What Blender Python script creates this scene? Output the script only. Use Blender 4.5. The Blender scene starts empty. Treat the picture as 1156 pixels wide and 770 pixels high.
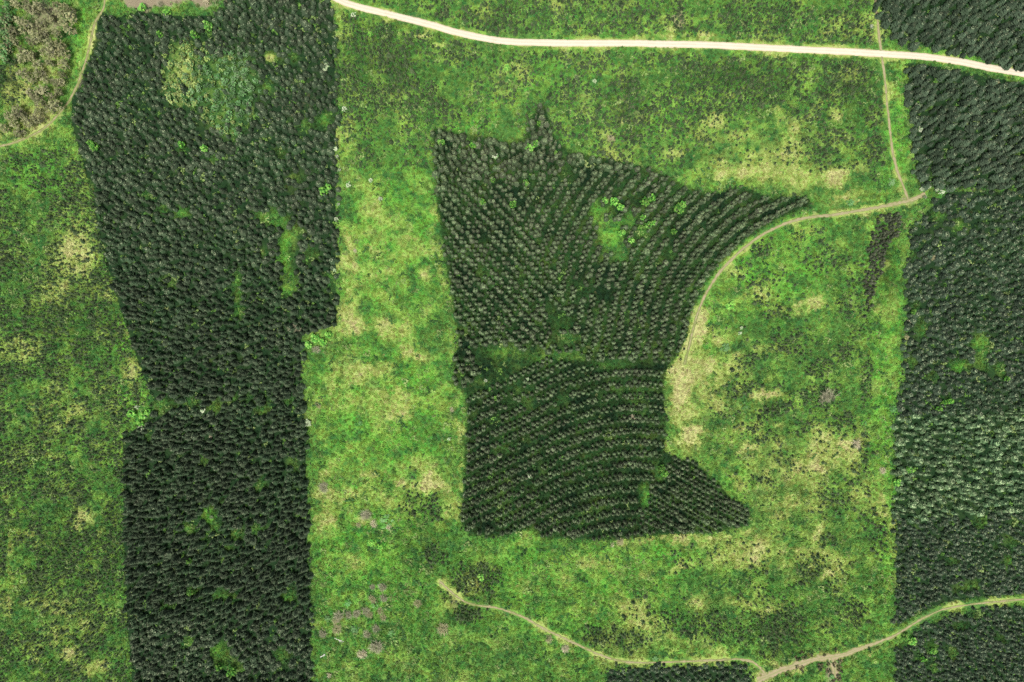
import bpy, math, random
import numpy as np
from mathutils import Vector

random.seed(7)
rng = np.random.default_rng(11)
scene = bpy.context.scene
COL = scene.collection
R = math.radians

# ------------------------------------------------------------------ camera, sky, sun, exposure
S = 0.35                       # metres of ground per photo pixel
CX, CY = 578.0, 385.0          # photo centre
ALT = 825.6 * S                # height of the drone
cam = bpy.data.cameras.new("camera")
cam.sensor_width = 36
cam.lens = 36 * 825.6 / 1156
cam.clip_start, cam.clip_end = 1.0, 9000
camo = bpy.data.objects.new("camera", cam)
camo.location = (0, 0, ALT)
COL.objects.link(camo)
scene.camera = camo

SUN_EL, SUN_AZ = 70, 192       # a veiled high sun beyond the bottom edge of the photo
world = bpy.data.worlds.new("World")
scene.world = world
world.use_nodes = True
wn = world.node_tree
sky = wn.nodes.new("ShaderNodeTexSky")
sky.sky_type = 'NISHITA'
sky.sun_disc = False
sky.sun_elevation = R(SUN_EL)
sky.sun_rotation = R(SUN_AZ)
sky.air_density, sky.dust_density, sky.ozone_density = 0.6, 3.0, 0.6
bg = wn.nodes["Background"]
bg.inputs[1].default_value = 0.062
veil = wn.nodes.new("ShaderNodeHueSaturation")      # thin cloud: a paler sky
veil.inputs['Saturation'].default_value = .45
wn.links.new(sky.outputs[0], veil.inputs['Color']); wn.links.new(veil.outputs[0], bg.inputs[0])

sl = bpy.data.lights.new("sun", 'SUN')
sl.energy = 1.5
sl.angle = R(13)
sl.color = (1.0, 0.96, 0.90)
so = bpy.data.objects.new("sun", sl)
d = Vector((math.sin(R(SUN_AZ)) * math.cos(R(SUN_EL)), math.cos(R(SUN_AZ)) * math.cos(R(SUN_EL)), math.sin(R(SUN_EL))))
so.rotation_euler = d.to_track_quat('Z', 'Y').to_euler()
so.location = (0, 0, 200)
COL.objects.link(so)

scene.view_settings.view_transform = 'Standard'
scene.view_settings.look = 'None'
scene.view_settings.exposure = 1.46
scene.view_settings.gamma = 1
scene.view_settings.use_curve_mapping = False
scene.cycles.max_bounces = 5
scene.cycles.diffuse_bounces = 3
scene.cycles.use_denoising = False

# ------------------------------------------------------------------ layout helpers (photo pixels -> metres)
def wx(px): return (px - CX) * S
def wy(py): return (CY - py) * S

def poly_mask(P, x, y):
    x = np.asarray(x, float); y = np.asarray(y, float)
    inside = np.zeros(x.shape, bool)
    n = len(P)
    for i in range(n):
        x0, y0 = P[i]; x1, y1 = P[(i + 1) % n]
        if y0 == y1: continue
        c = ((y0 > y) != (y1 > y)) & (x < (x1 - x0) * (y - y0) / (y1 - y0) + x0)
        inside ^= c
    return inside

MX = 90
XS = np.arange(-MX, 1156 + MX + 1, 1.0)
YS = np.arange(-MX, 770 + MX + 1, 1.0)
GX, GY = np.meshgrid(XS, YS)
SH = GX.shape

def vnoise(cell, seed):
    r = np.random.default_rng(seed)
    gh, gw = int(SH[0] / cell) + 3, int(SH[1] / cell) + 3
    g = r.random((gh, gw))
    yy = np.arange(SH[0]) / cell; xx = np.arange(SH[1]) / cell
    y0 = yy.astype(int); x0 = xx.astype(int)
    fy = yy - y0; fx = xx - x0
    fy = (fy * fy * (3 - 2 * fy))[:, None]; fx = (fx * fx * (3 - 2 * fx))[None, :]
    a = g[y0][:, x0]; b = g[y0][:, x0 + 1]; c = g[y0 + 1][:, x0]; e = g[y0 + 1][:, x0 + 1]
    return (a * (1 - fx) + b * fx) * (1 - fy) + (c * (1 - fx) + e * fx) * fy

def fbm(cell, seed, octs=4, gain=0.55):
    t = np.zeros(SH); a = 1.0; s = 0.0
    for i in range(octs):
        t += a * vnoise(max(cell / 2 ** i, 1.01), seed + i); s += a; a *= gain
    return t / s

def blur(a, n):
    for _ in range(2):
        for ax in (0, 1):
            k = np.ones(2 * n + 1) / (2 * n + 1)
            a = np.apply_along_axis(lambda v: np.convolve(np.pad(v, n, mode='edge'), k, mode='valid'), ax, a)
    return a

def sample(F, px, py):
    ix = np.clip(np.round(np.asarray(px) + MX).astype(int), 0, SH[1] - 1)
    iy = np.clip(np.round(np.asarray(py) + MX).astype(int), 0, SH[0] - 1)
    return F[iy, ix]

WARP_X = (fbm(16, 900, 4, .65) - .5) * 26
WARP_Y = (fbm(16, 950, 4, .65) - .5) * 26
def ell(lst, soft=0.55):
    F = np.zeros(SH)
    for e in lst:
        cx, cy, rx, ry, st = e[:5]
        a = R(e[5]) if len(e) > 5 else 0.0
        k = min(1.0, (rx + ry) / 30)
        dx, dy = GX + WARP_X * k - cx, GY + WARP_Y * k - cy
        u = (dx * math.cos(a) + dy * math.sin(a)) / rx
        v = (-dx * math.sin(a) + dy * math.cos(a)) / ry
        r = np.sqrt(u * u + v * v)
        F = np.maximum(F, st * np.clip((1.25 - r) / soft, 0, 1))
    return F

def smooth_line(P, step=2.0):
    P = [np.array(p, float) for p in P]
    Q = [2 * P[0] - P[1]] + P + [2 * P[-1] - P[-2]]
    out = []
    for i in range(1, len(Q) - 2):
        n = max(2, int(np.linalg.norm(Q[i + 1] - Q[i]) / step))
        for k in range(n):
            t = k / n
            out.append(0.5 * (2 * Q[i] + (Q[i + 1] - Q[i - 1]) * t + (2 * Q[i - 1] - 5 * Q[i] + 4 * Q[i + 1] - Q[i + 2]) * t * t
                              + (-Q[i - 1] + 3 * Q[i] - 3 * Q[i + 1] + Q[i + 2]) * t ** 3))
    out.append(P[-1])
    return np.array(out)

def line_dist(L, x, y):
    x = np.asarray(x, float); y = np.asarray(y, float)
    best = np.full(x.shape, 1e9)
    L = L[::3] if len(L) > 40 else L
    for p, q in zip(L[:-1], L[1:]):
        dx, dy = q - p; l2 = dx * dx + dy * dy + 1e-9
        t = np.clip(((x - p[0]) * dx + (y - p[1]) * dy) / l2, 0, 1)
        best = np.minimum(best, (x - p[0] - t * dx) ** 2 + (y - p[1] - t * dy) ** 2)
    return np.sqrt(best)

# ------------------------------------------------------------------ roads and tracks (centre lines in photo pixels)
ROAD = smooth_line([(300, -60), (345, -22), (380, -2), (400, 6), (440, 16), (480, 26), (520, 37), (560, 45), (590, 47.5), (640, 48.5), (700, 48.5),
                    (760, 49.5), (820, 51.5), (880, 54.5), (940, 57), (990, 60), (1040, 63.5), (1080, 69), (1120, 76.5), (1160, 83), (1240, 96)])
TRACK_N = smooth_line([(987, -60), (988, -5), (991, 25), (995, 58), (1000, 90), (1004, 130), (1008, 165), (1014, 192), (1022, 212), (1026, 224)])
TRACK_C = smooth_line([(1046, 219), (1024, 227), (990, 234), (950, 241), (915, 245), (888, 252), (863, 264), (838, 282), (815, 305), (798, 330), (787, 357),
                       (780, 385), (773, 412)])
TRACK_SE = smooth_line([(855, 768), (885, 756), (920, 745), (950, 740), (980, 729), (1010, 717), (1040, 698), (1065, 687), (1100, 681), (1156, 676), (1240, 670)])
TRACK_S = smooth_line([(497, 657), (508, 667), (527, 680), (545, 684), (565, 687), (590, 696), (615, 710), (640, 722), (670, 736), (700, 746), (740, 748), (800, 745),
                       (838, 744), (855, 751), (866, 764)])
TRACK_W = smooth_line([(120, -40), (118, 5), (108, 25), (102, 48), (96, 72), (88, 95), (74, 120), (50, 145), (20, 160), (-10, 168), (-80, 185)])
SPUR = smooth_line([(938, 742), (942, 755), (945, 790)])

# ------------------------------------------------------------------ stands (outlines of the crowns in photo pixels)
PA = [(112, 12), (130, 20), (160, 12), (200, 18), (240, 17), (252, 10), (256, -40), (366, -40), (374, 0), (379, 40), (379, 200), (380, 290), (379, 365), (340, 378), (338, 450),
      (345, 480), (347, 600), (350, 700), (352, 850), (150, 850), (150, 770), (144, 700), (139, 600), (137, 490), (165, 480), (172, 450), (150, 395), (128, 330), (112, 270),
      (103, 220), (88, 165), (80, 135), (82, 112), (96, 80), (104, 55)]
PB = [(487, 143), (520, 150), (550, 154), (575, 162), (592, 155), (600, 132), (608, 115), (617, 118), (625, 155), (640, 168), (668, 176), (700, 181), (735, 188), (755, 200), (775, 210), (800, 218),
      (822, 214), (842, 209), (852, 216), (868, 222), (900, 221), (916, 224), (917, 233), (890, 243), (860, 257), (832, 279), (810, 302), (791, 328), (781, 353), (775, 385), (762, 408),
      (752, 420), (750, 440), (753, 480), (750, 508), (765, 518), (785, 520), (800, 535), (825, 562), (848, 578), (845, 594), (800, 602), (750, 604), (690, 610), (640, 610), (612, 608),
      (600, 598), (560, 606), (530, 604), (521, 590), (524, 530), (527, 470), (525, 443), (512, 436), (512, 402), (518, 390), (510, 340), (500, 280), (492, 220)]
PC1 = [(991, -40), (1240, -40), (1240, 84), (1156, 74), (1125, 70), (1090, 61), (1050, 54), (1012, 44), (1000, 30), (993, 10)]
PC2 = [(1026, 70), (1060, 75), (1100, 83), (1156, 94), (1240, 104), (1240, 218), (1156, 214), (1090, 211), (1040, 212), (1033, 180), (1030, 120), (1025, 90)]
PC3 = [(1058, 226), (1075, 216), (1156, 216), (1240, 216), (1240, 466), (1156, 464), (1060, 468), (1015, 472), (1022, 430), (1024, 400), (1026, 300), (1030, 260), (1045, 240)]
PC4 = [(1012, 474), (1060, 467), (1156, 462), (1240, 462), (1240, 576), (1156, 576), (1100, 586), (1040, 588), (1011, 588)]
PC5 = [(1012, 588), (1040, 588), (1100, 586), (1156, 576), (1240, 576), (1240, 664), (1156, 670), (1100, 674), (1065, 680), (1036, 692), (1012, 708)]
PC6 = [(1012, 730), (1042, 707), (1070, 695), (1100, 688), (1156, 684), (1240, 680), (1240, 850), (1008, 850)]
PD = [(684, 758), (700, 754), (750, 753), (800, 751), (832, 750), (848, 757), (852, 850), (684, 850)]
PE = [(995, 241), (1010, 238), (1022, 243), (1018, 262), (1003, 284), (991, 320), (986, 352), (979, 362), (979, 320), (984, 280)]
PF = [(14, -40), (84, -40), (82, 20), (78, 70), (72, 95), (62, 125), (40, 142), (0, 158), (-80, 176), (-80, 120), (20, 118), (38, 100), (24, 85), (18, 60), (12, 40)]
PG = [(-80, -40), (10, -40), (12, 45), (14, 62), (0, 75), (-80, 80)]

CLEAR_A = [(306, 64, 9, 5), (322, 282, 8, 22), (324, 318, 9, 16), (312, 250, 14, 5), (333, 262, 8, 4), (266, 330, 4, 24), (268, 352, 5, 8), (350, 288, 9, 7), (372, 318, 5, 8), (190, 320, 5, 4),
           (213, 455, 9, 8), (186, 455, 12, 5), (241, 460, 7, 5), (262, 450, 6, 4), (295, 463, 8, 5), (325, 452, 5, 4), (282, 448, 5, 3), (178, 462, 8, 5), (165, 492, 4, 6),
           (235, 581, 8, 10), (243, 594, 5, 7), (213, 596, 9, 7), (267, 603, 8, 5), (255, 620, 6, 4), (292, 598, 8, 4), (232, 608, 5, 4),
           (216, 667, 7, 5), (247, 674, 13, 6), (262, 673, 7, 5), (187, 686, 6, 5), (325, 676, 9, 7), (212, 726, 7, 5), (246, 740, 11, 13), (262, 757, 13, 8), (318, 743, 8, 8), (228, 520, 5, 4),
           (292, 547, 6, 6), (250, 565, 4, 3), (330, 525, 4, 8), (100, 215, 4, 7), (140, 170, 4, 3), (205, 165, 4, 4), (238, 180, 4, 3), (165, 220, 4, 6), (205, 240, 6, 6), (182, 236, 4, 4), (300, 95, 8, 5), (330, 63, 8, 4),
           (342, 140, 14, 5), (365, 135, 6, 8), (316, 172, 7, 3), (334, 200, 5, 4), (302, 243, 14, 6), (298, 285, 5, 5), (140, 30, 6, 3)]
PA_YEL = [(185, 60), (200, 45), (225, 45), (238, 62), (236, 90), (224, 110), (206, 122), (188, 112), (180, 90)]
PA_GRN = [(230, 66), (262, 58), (284, 62), (290, 90), (286, 125), (272, 150), (256, 158), (238, 140), (222, 118), (222, 92)]
CLEAR_B = [(725, 260, 7, 8), (697, 232, 8, 6), (689, 266, 14, 19), (676, 242, 8, 12), (700, 285, 8, 10), (712, 246, 7, 7), (560, 396, 22, 4), (600, 400, 22, 5), (640, 404, 20, 5), (690, 411, 30, 3), (735, 412, 20, 3), (632, 362, 12, 10), (640, 383, 18, 8),
           (622, 350, 7, 7), (565, 425, 9, 8), (557, 475, 8, 6), (545, 435, 8, 6), (600, 458, 9, 6), (575, 455, 7, 5), (634, 450, 7, 8), (580, 440, 10, 4), (655, 320, 5, 8), (663, 330, 6, 5), (680, 330, 8, 8),
           (500, 258, 5, 9), (545, 270, 5, 5), (590, 312, 5, 5), (602, 398, 10, 6), (565, 510, 10, 5), (595, 500, 8, 5), (665, 517, 7, 5), (728, 560, 7, 16), (745, 535, 6, 12), (755, 516, 8, 6), (560, 398, 18, 8), (597, 603, 8, 9),
           (720, 225, 8, 8), (640, 188, 6, 4), (545, 305, 4, 3), (758, 260, 6, 8), (755, 285, 4, 8)]
CLEAR_C = [(1060, 243, 9, 6), (1085, 255, 5, 8), (1036, 286, 5, 6), (1110, 388, 12, 10), (1086, 412, 14, 7), (1045, 372, 8, 10), (1035, 348, 4, 6), (1058, 425, 9, 5), (1132, 416, 8, 8), (1032, 410, 5, 9), (1070, 450, 6, 4), (1112, 408, 7, 10),
           (1140, 636, 6, 6), (1143, 615, 4, 10), (1126, 615, 3, 7), (1076, 634, 5, 5), (1064, 630, 4, 3), (1109, 590, 9, 4), (1100, 660, 12, 4, -25), (1085, 665, 9, 3), (1150, 590, 5, 5),
           (1024, 722, 10, 10), (1052, 732, 6, 8), (1078, 738, 6, 7), (1084, 707, 7, 5), (1050, 700, 12, 4, -25), (1055, 755, 6, 5), (1040, 742, 5, 4), (1128, 720, 5, 5), (1105, 695, 10, 4), (1030, 590, 4, 3)]

def in_ell(lst, x, y, grow=0.0):
    m = np.zeros(np.shape(x), bool)
    for e in lst:
        cx, cy, rx, ry = e[:4]
        a = R(e[4]) if len(e) > 4 else 0
        dx, dy = x - cx, y - cy
        u = (dx * math.cos(a) + dy * math.sin(a)) / (rx + grow); v = (-dx * math.sin(a) + dy * math.cos(a)) / (ry + grow)
        m |= u * u + v * v < 1
    return m

# ------------------------------------------------------------------ what grows where, with painted shade under the trees
nA, nB, nC = fbm(60, 1, 5), fbm(22, 20, 4), fbm(9, 40, 3)
stand_list = [PA, PB, PC1, PC2, PC3, PC4, PC5, PC6, PD]
wood = np.zeros(SH, bool)
for P in stand_list: wood |= poly_mask(P, GX, GY)
woodB = poly_mask(PB, GX, GY)
woodF = poly_mask(PF, GX, GY)
warpx, warpy = GX + WARP_X * .22, GY + WARP_Y * .22
clear_all = in_ell(CLEAR_A, warpx, warpy, 2) | in_ell(CLEAR_B, warpx, warpy, 2) | in_ell(CLEAR_C, warpx, warpy, 2)
MAIN_B = [(689, 264, 13, 21), (676, 240, 10, 16), (701, 285, 8, 11), (713, 248, 9, 9), (726, 262, 6, 10), (570, 397, 22, 3), (630, 402, 30, 3.5), (690, 411, 22, 2.5), (642, 382, 8, 5), (730, 560, 5, 14), (746, 533, 5, 10), (597, 604, 8, 7)]
clear_glow = in_ell(CLEAR_A, warpx, warpy, 1) | in_ell(MAIN_B, warpx, warpy, 1) | in_ell(CLEAR_C, warpx, warpy, 0)
clear_soft = blur(clear_glow.astype(float), 4)
woodB_soft = blur(woodB.astype(float), 3)
patches = poly_mask(PA_YEL, GX, GY) | poly_mask(PA_GRN, GX, GY)

DRY = [(60, 300, 70, 60, .25), (70, 470, 60, 50, .25), (60, 700, 70, 60, .3), (880, 180, 110, 40, .45), (800, 430, 60, 80, .45), (890, 540, 90, 60, .4), (880, 620, 110, 40, .35), (440, 330, 50, 110, .24), (430, 550, 80, 40, .32), (640, 655, 80, 30, .3),
       (395, 300, 14, 20, .7), (430, 283, 22, 9, .6), (450, 250, 10, 14, .4), (420, 366, 26, 9, .9), (404, 372, 8, 6, .9), (480, 308, 9, 14, .9), (395, 275, 8, 10, .6), (500, 300, 8, 34, .6), (490, 250, 6, 30, .35), (470, 400, 20, 8, .4),
       (490, 545, 35, 12, .9), (450, 545, 16, 8, .8), (415, 535, 12, 6, .6), (366, 560, 18, 30, .7), (375, 590, 15, 10, .6), (408, 590, 12, 5, .8), (440, 595, 8, 4, .7), (518, 500, 4, 60, .6), (430, 330, 20, 8, .4), (460, 470, 16, 10, .3), (400, 430, 14, 10, .3), (440, 440, 20, 14, .3),
       (774, 395, 16, 25, 1), (768, 440, 14, 40, 1.2), (777, 490, 16, 14, 1.2), (791, 360, 10, 30, 1), (815, 385, 14, 10, .8), (805, 405, 10, 8, .8), (832, 400, 14, 8, .6), (800, 440, 22, 30, .6), (812, 340, 8, 8, .3), (905, 346, 25, 8, .9), (917, 339, 16, 8, .9), (870, 330, 14, 10, .4), (885, 300, 8, 8, .4),
       (865, 446, 24, 4, 1, -18), (815, 452, 15, 8, .6), (845, 503, 22, 6, .8, -10), (880, 480, 10, 6, .6), (920, 530, 22, 7, .8, 20), (895, 560, 18, 5, .6), (880, 585, 16, 5, .6), (950, 500, 9, 5, .8), (960, 555, 14, 8, .6), (868, 425, 5, 6, .5), (826, 428, 8, 6, .6),
       (925, 598, 6, 14, 1, 40), (893, 620, 18, 4, .9, -20), (930, 652, 14, 4, .9, -20), (850, 630, 14, 8, .5), (790, 680, 25, 14, .5), (725, 650, 16, 10, .5), (600, 660, 24, 12, .7), (640, 650, 20, 10, .5), (700, 613, 9, 7, .9), (770, 607, 70, 4, .9), (845, 600, 12, 4, .6), (660, 690, 18, 8, .3), (760, 640, 20, 8, .4),
       (880, 130, 10, 12, .8), (892, 152, 14, 14, .7), (850, 190, 25, 14, .7), (900, 195, 30, 18, .65), (945, 130, 10, 10, .7), (945, 200, 18, 12, .7), (815, 200, 18, 10, .6), (975, 190, 10, 10, .5), (960, 222, 25, 5, .7), (690, 155, 5, 4, 1), (750, 42, 30, 4, .8), (800, 44, 26, 3, .7), (793, 38, 6, 6, .9), (830, 46, 20, 3, .5), (470, 36, 20, 3, .6), (500, 48, 14, 3, .6), (560, 53, 25, 2, .5),
       (660, 110, 12, 10, .4), (630, 90, 14, 8, .35), (800, 140, 20, 12, .4), (760, 170, 14, 10, .4), (450, 130, 10, 10, .3),
       (80, 290, 10, 22, .7), (95, 300, 8, 14, .5), (70, 270, 12, 10, .4), (122, 330, 10, 20, .45), (97, 585, 14, 9, .9), (118, 600, 10, 6, .6), (12, 640, 5, 80, .8), (25, 600, 12, 7, .7), (80, 735, 12, 10, .8), (112, 750, 16, 12, .8), (148, 425, 12, 22, .5), (60, 440, 40, 16, .3), (20, 480, 14, 10, .5), (60, 515, 20, 10, .4), (8, 560, 8, 10, .5), (130, 690, 16, 10, .3), (105, 470, 14, 8, .35), (40, 380, 16, 10, .3),
       (940, 737, 28, 6, 1.1), (890, 752, 25, 7, 1.2), (860, 763, 15, 6, 1.1), (980, 729, 28, 5, .7), (870, 690, 20, 7, .5), (830, 680, 18, 10, .4), (105, 45, 7, 28, .9), (92, 85, 6, 16, .6), (45, 60, 30, 40, .5), (40, 130, 34, 18, .5), (306, 64, 8, 5, .7), (1024, 226, 14, 8, .8), (1020, 208, 6, 12, .6), (205, 80, 22, 35, .35)]
LEFTISH = GX < 0
dry = ell(DRY, 1.15)
wash = ell([(e[0], e[1], e[2] * 1.5 + 3, e[3] * 1.5 + 3) + tuple(e[4:]) for e in DRY], 1.3)
dry = np.clip(dry * (0.45 + 1.2 * nB) + np.clip((nA - .55) * 1.6, 0, .35) * ~LEFTISH + np.clip((nB - .56) * 1.5, 0, .3), 0, 1.1)
dry *= np.clip((nC + nB) * 2.0 - 1.0, 0.12, 1.0)
dry = np.maximum(dry, np.clip(wash, 0, 1) * .46 * np.clip(-.05 + 1.5 * nB, 0, 1))
dry += ell([(774, 440, 17, 66, .8), (780, 488, 20, 14, .8), (785, 370, 11, 28, .7), (800, 415, 20, 24, .5), (865, 446, 22, 3, .4, -18), (890, 752, 22, 6, .6), (940, 737, 28, 5, .5)], 1.3) * np.clip(2.6 * nC - .5, .1, 1.0)

LUSH = [(445, 300, 55, 120, .75), (430, 560, 80, 160, .6), (440, 450, 75, 80, .75), (1000, 450, 18, 260, .7), (1016, 130, 9, 70, .6), (1012, 160, 8, 40, .75), (93, 45, 8, 34, 1.1), (88, 75, 6, 16, 1), (640, 660, 130, 60, .6), (800, 560, 60, 40, .5), (870, 300, 70, 60, .55), (520, 135, 40, 12, .8), (620, 92, 40, 20, .5),
        (415, 37, 5, 8, .9), (322, 282, 9, 24, 1), (324, 318, 9, 16, 1.1), (266, 335, 5, 26, .9), (235, 583, 9, 12, 1), (246, 742, 10, 12, .7), (1140, 636, 6, 7, 1.2), (690, 265, 14, 20, 1.1), (675, 245, 9, 14, .8), (635, 365, 12, 14, .6), (600, 400, 60, 7, .6), (565, 475, 9, 6, .6), (728, 560, 7, 20, .9), (1088, 412, 14, 8, .6), (1110, 390, 12, 10, .8),
        (770, 120, 60, 30, .3), (760, 215, 50, 14, .8), (850, 205, 40, 8, .5), (150, 450, 20, 30, .7), (140, 380, 14, 30, .6), (1100, 62, 60, 8, .7), (800, 380, 14, 60, .7), (810, 350, 12, 30, .8), (835, 545, 14, 30, .8), (690, 630, 160, 14, .7), (40, 200, 40, 24, .6), (60, 175, 24, 12, .5)]
lush = np.clip(0.25 + ell(LUSH, .8) * (0.3 + 1.1 * nB) + (nA - .5) * .6 + (nB - .5) * .6, 0, 1.1)
BRUSH_E = [(516, 680, 18, 9, .6, 35), (530, 691, 16, 12, .6), (545, 668, 22, 14, .5), (490, 627, 14, 12, .5), (1000, 300, 14, 60, .5), (430, 70, 60, 50, .35), (710, 125, 24, 45, .4), (820, 85, 80, 20, .35), (960, 95, 40, 40, .3), (535, 665, 40, 40, .4), (915, 645, 26, 18, .35), (880, 720, 30, 25, .35), (1058, 245, 16, 18, .5), (870, 455, 40, 12, .3, -30), (80, 350, 70, 60, .25), (80, 620, 60, 60, .2), (480, 610, 30, 50, .3), (20, 95, 24, 30, .7), (880, 355, 20, 10, .3), (690, 720, 40, 16, .35)]
brush_shade = ell(BRUSH_E, 1.1) * (.6 + 1.4 * nB)
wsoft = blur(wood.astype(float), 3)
brush_shade = np.maximum(brush_shade, np.where(wood & ~woodB, .92, np.clip(wsoft - .25, 0, 1) * .8))  # dark undergrowth plus painted shade beneath the stands and along their edges
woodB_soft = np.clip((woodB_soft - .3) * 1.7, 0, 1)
brush_shade = brush_shade * (1 - woodB_soft) + woodB_soft * np.clip(.82 + (nB - .5) * .75, 0, 1)  # shade between the planted rows, painted into the ground colour
brush_shade = brush_shade * (1 - clear_soft * np.clip(.35 + nB * .8, 0, .95))
pf = np.clip(blur(patches.astype(float), 6), 0, 1)
brush_shade = brush_shade * (1 - pf) + pf * np.clip(.25 + nB * .5, 0, 1)
brush_shade = np.clip(brush_shade, 0, 1)
lush = lush * (1 - .5 * np.clip(wsoft - clear_soft, 0, 1))
dry = np.where(wood & ~patches & ~in_ell([(306, 64, 9, 6)], GX, GY), dry * .15, dry)
SOIL = [(190, -6, 66, 17, 1.2), (942, 758, 12, 18, .8), (766, 18, 5, 26, .6), (500, 8, 5, 14, .5), (716, 130, 9, 24, .35), (498, 658, 4, 5, .45), (515, 678, 14, 6, .35, 35), (550, 676, 14, 6, .4), (408, 588, 7, 3, .6), (905, 742, 16, 4, .4), (50, 25, 26, 30, .7), (45, 60, 26, 26, .45), (655, 103, 14, 12, .3), (675, 125, 10, 12, .3), (330, 110, 40, 30, .35), (935, 447, 9, 5, .5), (785, 352, 9, 14, .4), (1026, 226, 10, 6, .6), (90, 92, 5, 9, .6)]
soil = ell(SOIL, .8) * (.55 + .8 * nB)
for L, w, k in ((ROAD, 5.5, .5), (TRACK_N, 3, .4), (TRACK_C, 3, .4), (TRACK_SE, 4, .4), (TRACK_S, 3, .45), (TRACK_W, 3.5, .4)):
    dl = line_dist(L, GX, GY)
    soil = np.maximum(soil, k * np.clip((w + (nC - .5) * 6 - dl) / 2.5, 0, 1))
    dry = np.maximum(dry, .55 * np.clip((w + .5 + (nB - .5) * 22 - dl) / 4, 0, 1) * np.where(wood, .3, 1))
cover = np.stack([np.clip(dry, 0, 1), np.clip(lush, 0, 1), brush_shade, np.clip(soil, 0, 1)], -1)

# ground relief
hill = (fbm(260, 70, 2) - .5) * 3.0 + (fbm(70, 80, 3) - .5) * .8
def gz(px, py): return sample(hill, px, py)

# ------------------------------------------------------------------ materials
MATS = {}
def nodes_of(name):
    m = bpy.data.materials.new(name); m.use_nodes = True
    nt = m.node_tree; b = nt.nodes["Principled BSDF"]
    b.inputs['Roughness'].default_value = .85
    b.inputs['Specular IOR Level'].default_value = .15
    MATS[name] = m
    return m, nt, b
def N(nt, t, **kw):
    n = nt.nodes.new(t)
    for k, v in kw.items(): setattr(n, k, v)
    return n
def mixc(nt, fac, a, b, mode='MIX'):
    n = N(nt, "ShaderNodeMix", data_type='RGBA', blend_type=mode)
    for s, v in ((n.inputs[0], fac), (n.inputs[6], a), (n.inputs[7], b)):
        if hasattr(v, 'is_linked') or hasattr(v, 'links'): nt.links.new(v, s)
        elif isinstance(v, tuple): s.default_value = (*v, 1) if len(v) == 3 else v
        else: s.default_value = v
    return n.outputs[2]
def noise(nt, vec, scale, detail=3, rough=.6):
    n = N(nt, "ShaderNodeTexNoise"); n.inputs['Scale'].default_value = scale
    n.inputs['Detail'].default_value = detail; n.inputs['Roughness'].default_value = rough
    nt.links.new(vec, n.inputs['Vector']); return n.outputs['Fac']
def remap(nt, v, a, b, c=0.0, e=1.0):
    n = N(nt, "ShaderNodeMapRange"); nt.links.new(v, n.inputs[0])
    for i, q in enumerate((a, b, c, e)): n.inputs[1 + i].default_value = q
    return n.outputs[0]
def math_(nt, op, a, b):
    n = N(nt, "ShaderNodeMath", operation=op)
    for s, v in zip(n.inputs, (a, b)):
        if isinstance(v, (int, float)): s.default_value = v
        else: nt.links.new(v, s)
    return n.outputs[0]

GRASS_MID, GRASS_LUSH, GRASS_YEL = (.076, .182, .034), (.122, .330, .040), (.225, .390, .062)
GRASS_WASH = (.29, .38, .085)
GRASS_DRY, BRUSH_SHADE, SOILC = (.45, .43, .19), (.007, .024, .009), (.19, .16, .10)  # the near-black green is undergrowth with tree shade painted in

def cover_colour(nt, attr_type, pos, rnd=None):
    at = N(nt, "ShaderNodeAttribute", attribute_name="cover", attribute_type=attr_type)
    sep = N(nt, "ShaderNodeSeparateColor"); nt.links.new(at.outputs['Color'], sep.inputs[0])
    n1, n2, n3, n4 = noise(nt, pos, .10, 4), noise(nt, pos, .40, 4, .7), noise(nt, pos, 1.6, 3, .7), noise(nt, pos, .19, 3, .65)
    c = mixc(nt, remap(nt, sep.outputs[1], .1, .8), GRASS_MID, GRASS_LUSH)
    c = mixc(nt, remap(nt, n1, .48, .68, 0, .85), c, GRASS_YEL)
    c = mixc(nt, remap(nt, n4, .50, .36, 0, .8), c, (.036, .118, .030))
    c = mixc(nt, remap(nt, n2, .50, .34, 0, .75), c, (.032, .112, .030))
    c = mixc(nt, remap(nt, n3, .58, .74, 0, .7), c, (.26, .33, .09))
    c = mixc(nt, sep.outputs[2], c, BRUSH_SHADE)
    c = mixc(nt, remap(nt, math_(nt, 'ADD', sep.outputs[0], math_(nt, 'MULTIPLY', math_(nt, 'SUBTRACT', n4, .5), .5)), .10, .50, 0, .85), c, GRASS_WASH)
    dmask = remap(nt, math_(nt, 'ADD', sep.outputs[0], math_(nt, 'MULTIPLY', math_(nt, 'ADD', math_(nt, 'SUBTRACT', n2, .5), math_(nt, 'SUBTRACT', n3, .5)), 1.4)), .42, 1.22)
    c = mixc(nt, dmask, c, GRASS_DRY)
    smask = remap(nt, math_(nt, 'ADD', at.outputs['Alpha'], math_(nt, 'MULTIPLY', math_(nt, 'SUBTRACT', n3, .5), .8)), .3, .7)
    c = mixc(nt, smask, c, mixc(nt, n2, SOILC, (.26, .225, .15)))
    if rnd is not None:
        hsv = N(nt, "ShaderNodeHueSaturation")
        nt.links.new(remap(nt, rnd, 0, 1, .475, .52), hsv.inputs[0])
        nt.links.new(remap(nt, rnd, 0, 1, .68, 1.32), hsv.inputs[2])
        nt.links.new(c, hsv.inputs[4]); c = hsv.outputs[0]
    return c, n3

m, nt, b = nodes_of("ground_grass")
g = N(nt, "ShaderNodeNewGeometry")
c, nn = cover_colour(nt, 'GEOMETRY', g.outputs['Position'])
nt.links.new(c, b.inputs['Base Color'])
bm_ = N(nt, "ShaderNodeBump"); bm_.inputs['Strength'].default_value = .8; bm_.inputs['Distance'].default_value = .5
nt.links.new(nn, bm_.inputs['Height']); nt.links.new(bm_.outputs[0], b.inputs['Normal'])

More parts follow.
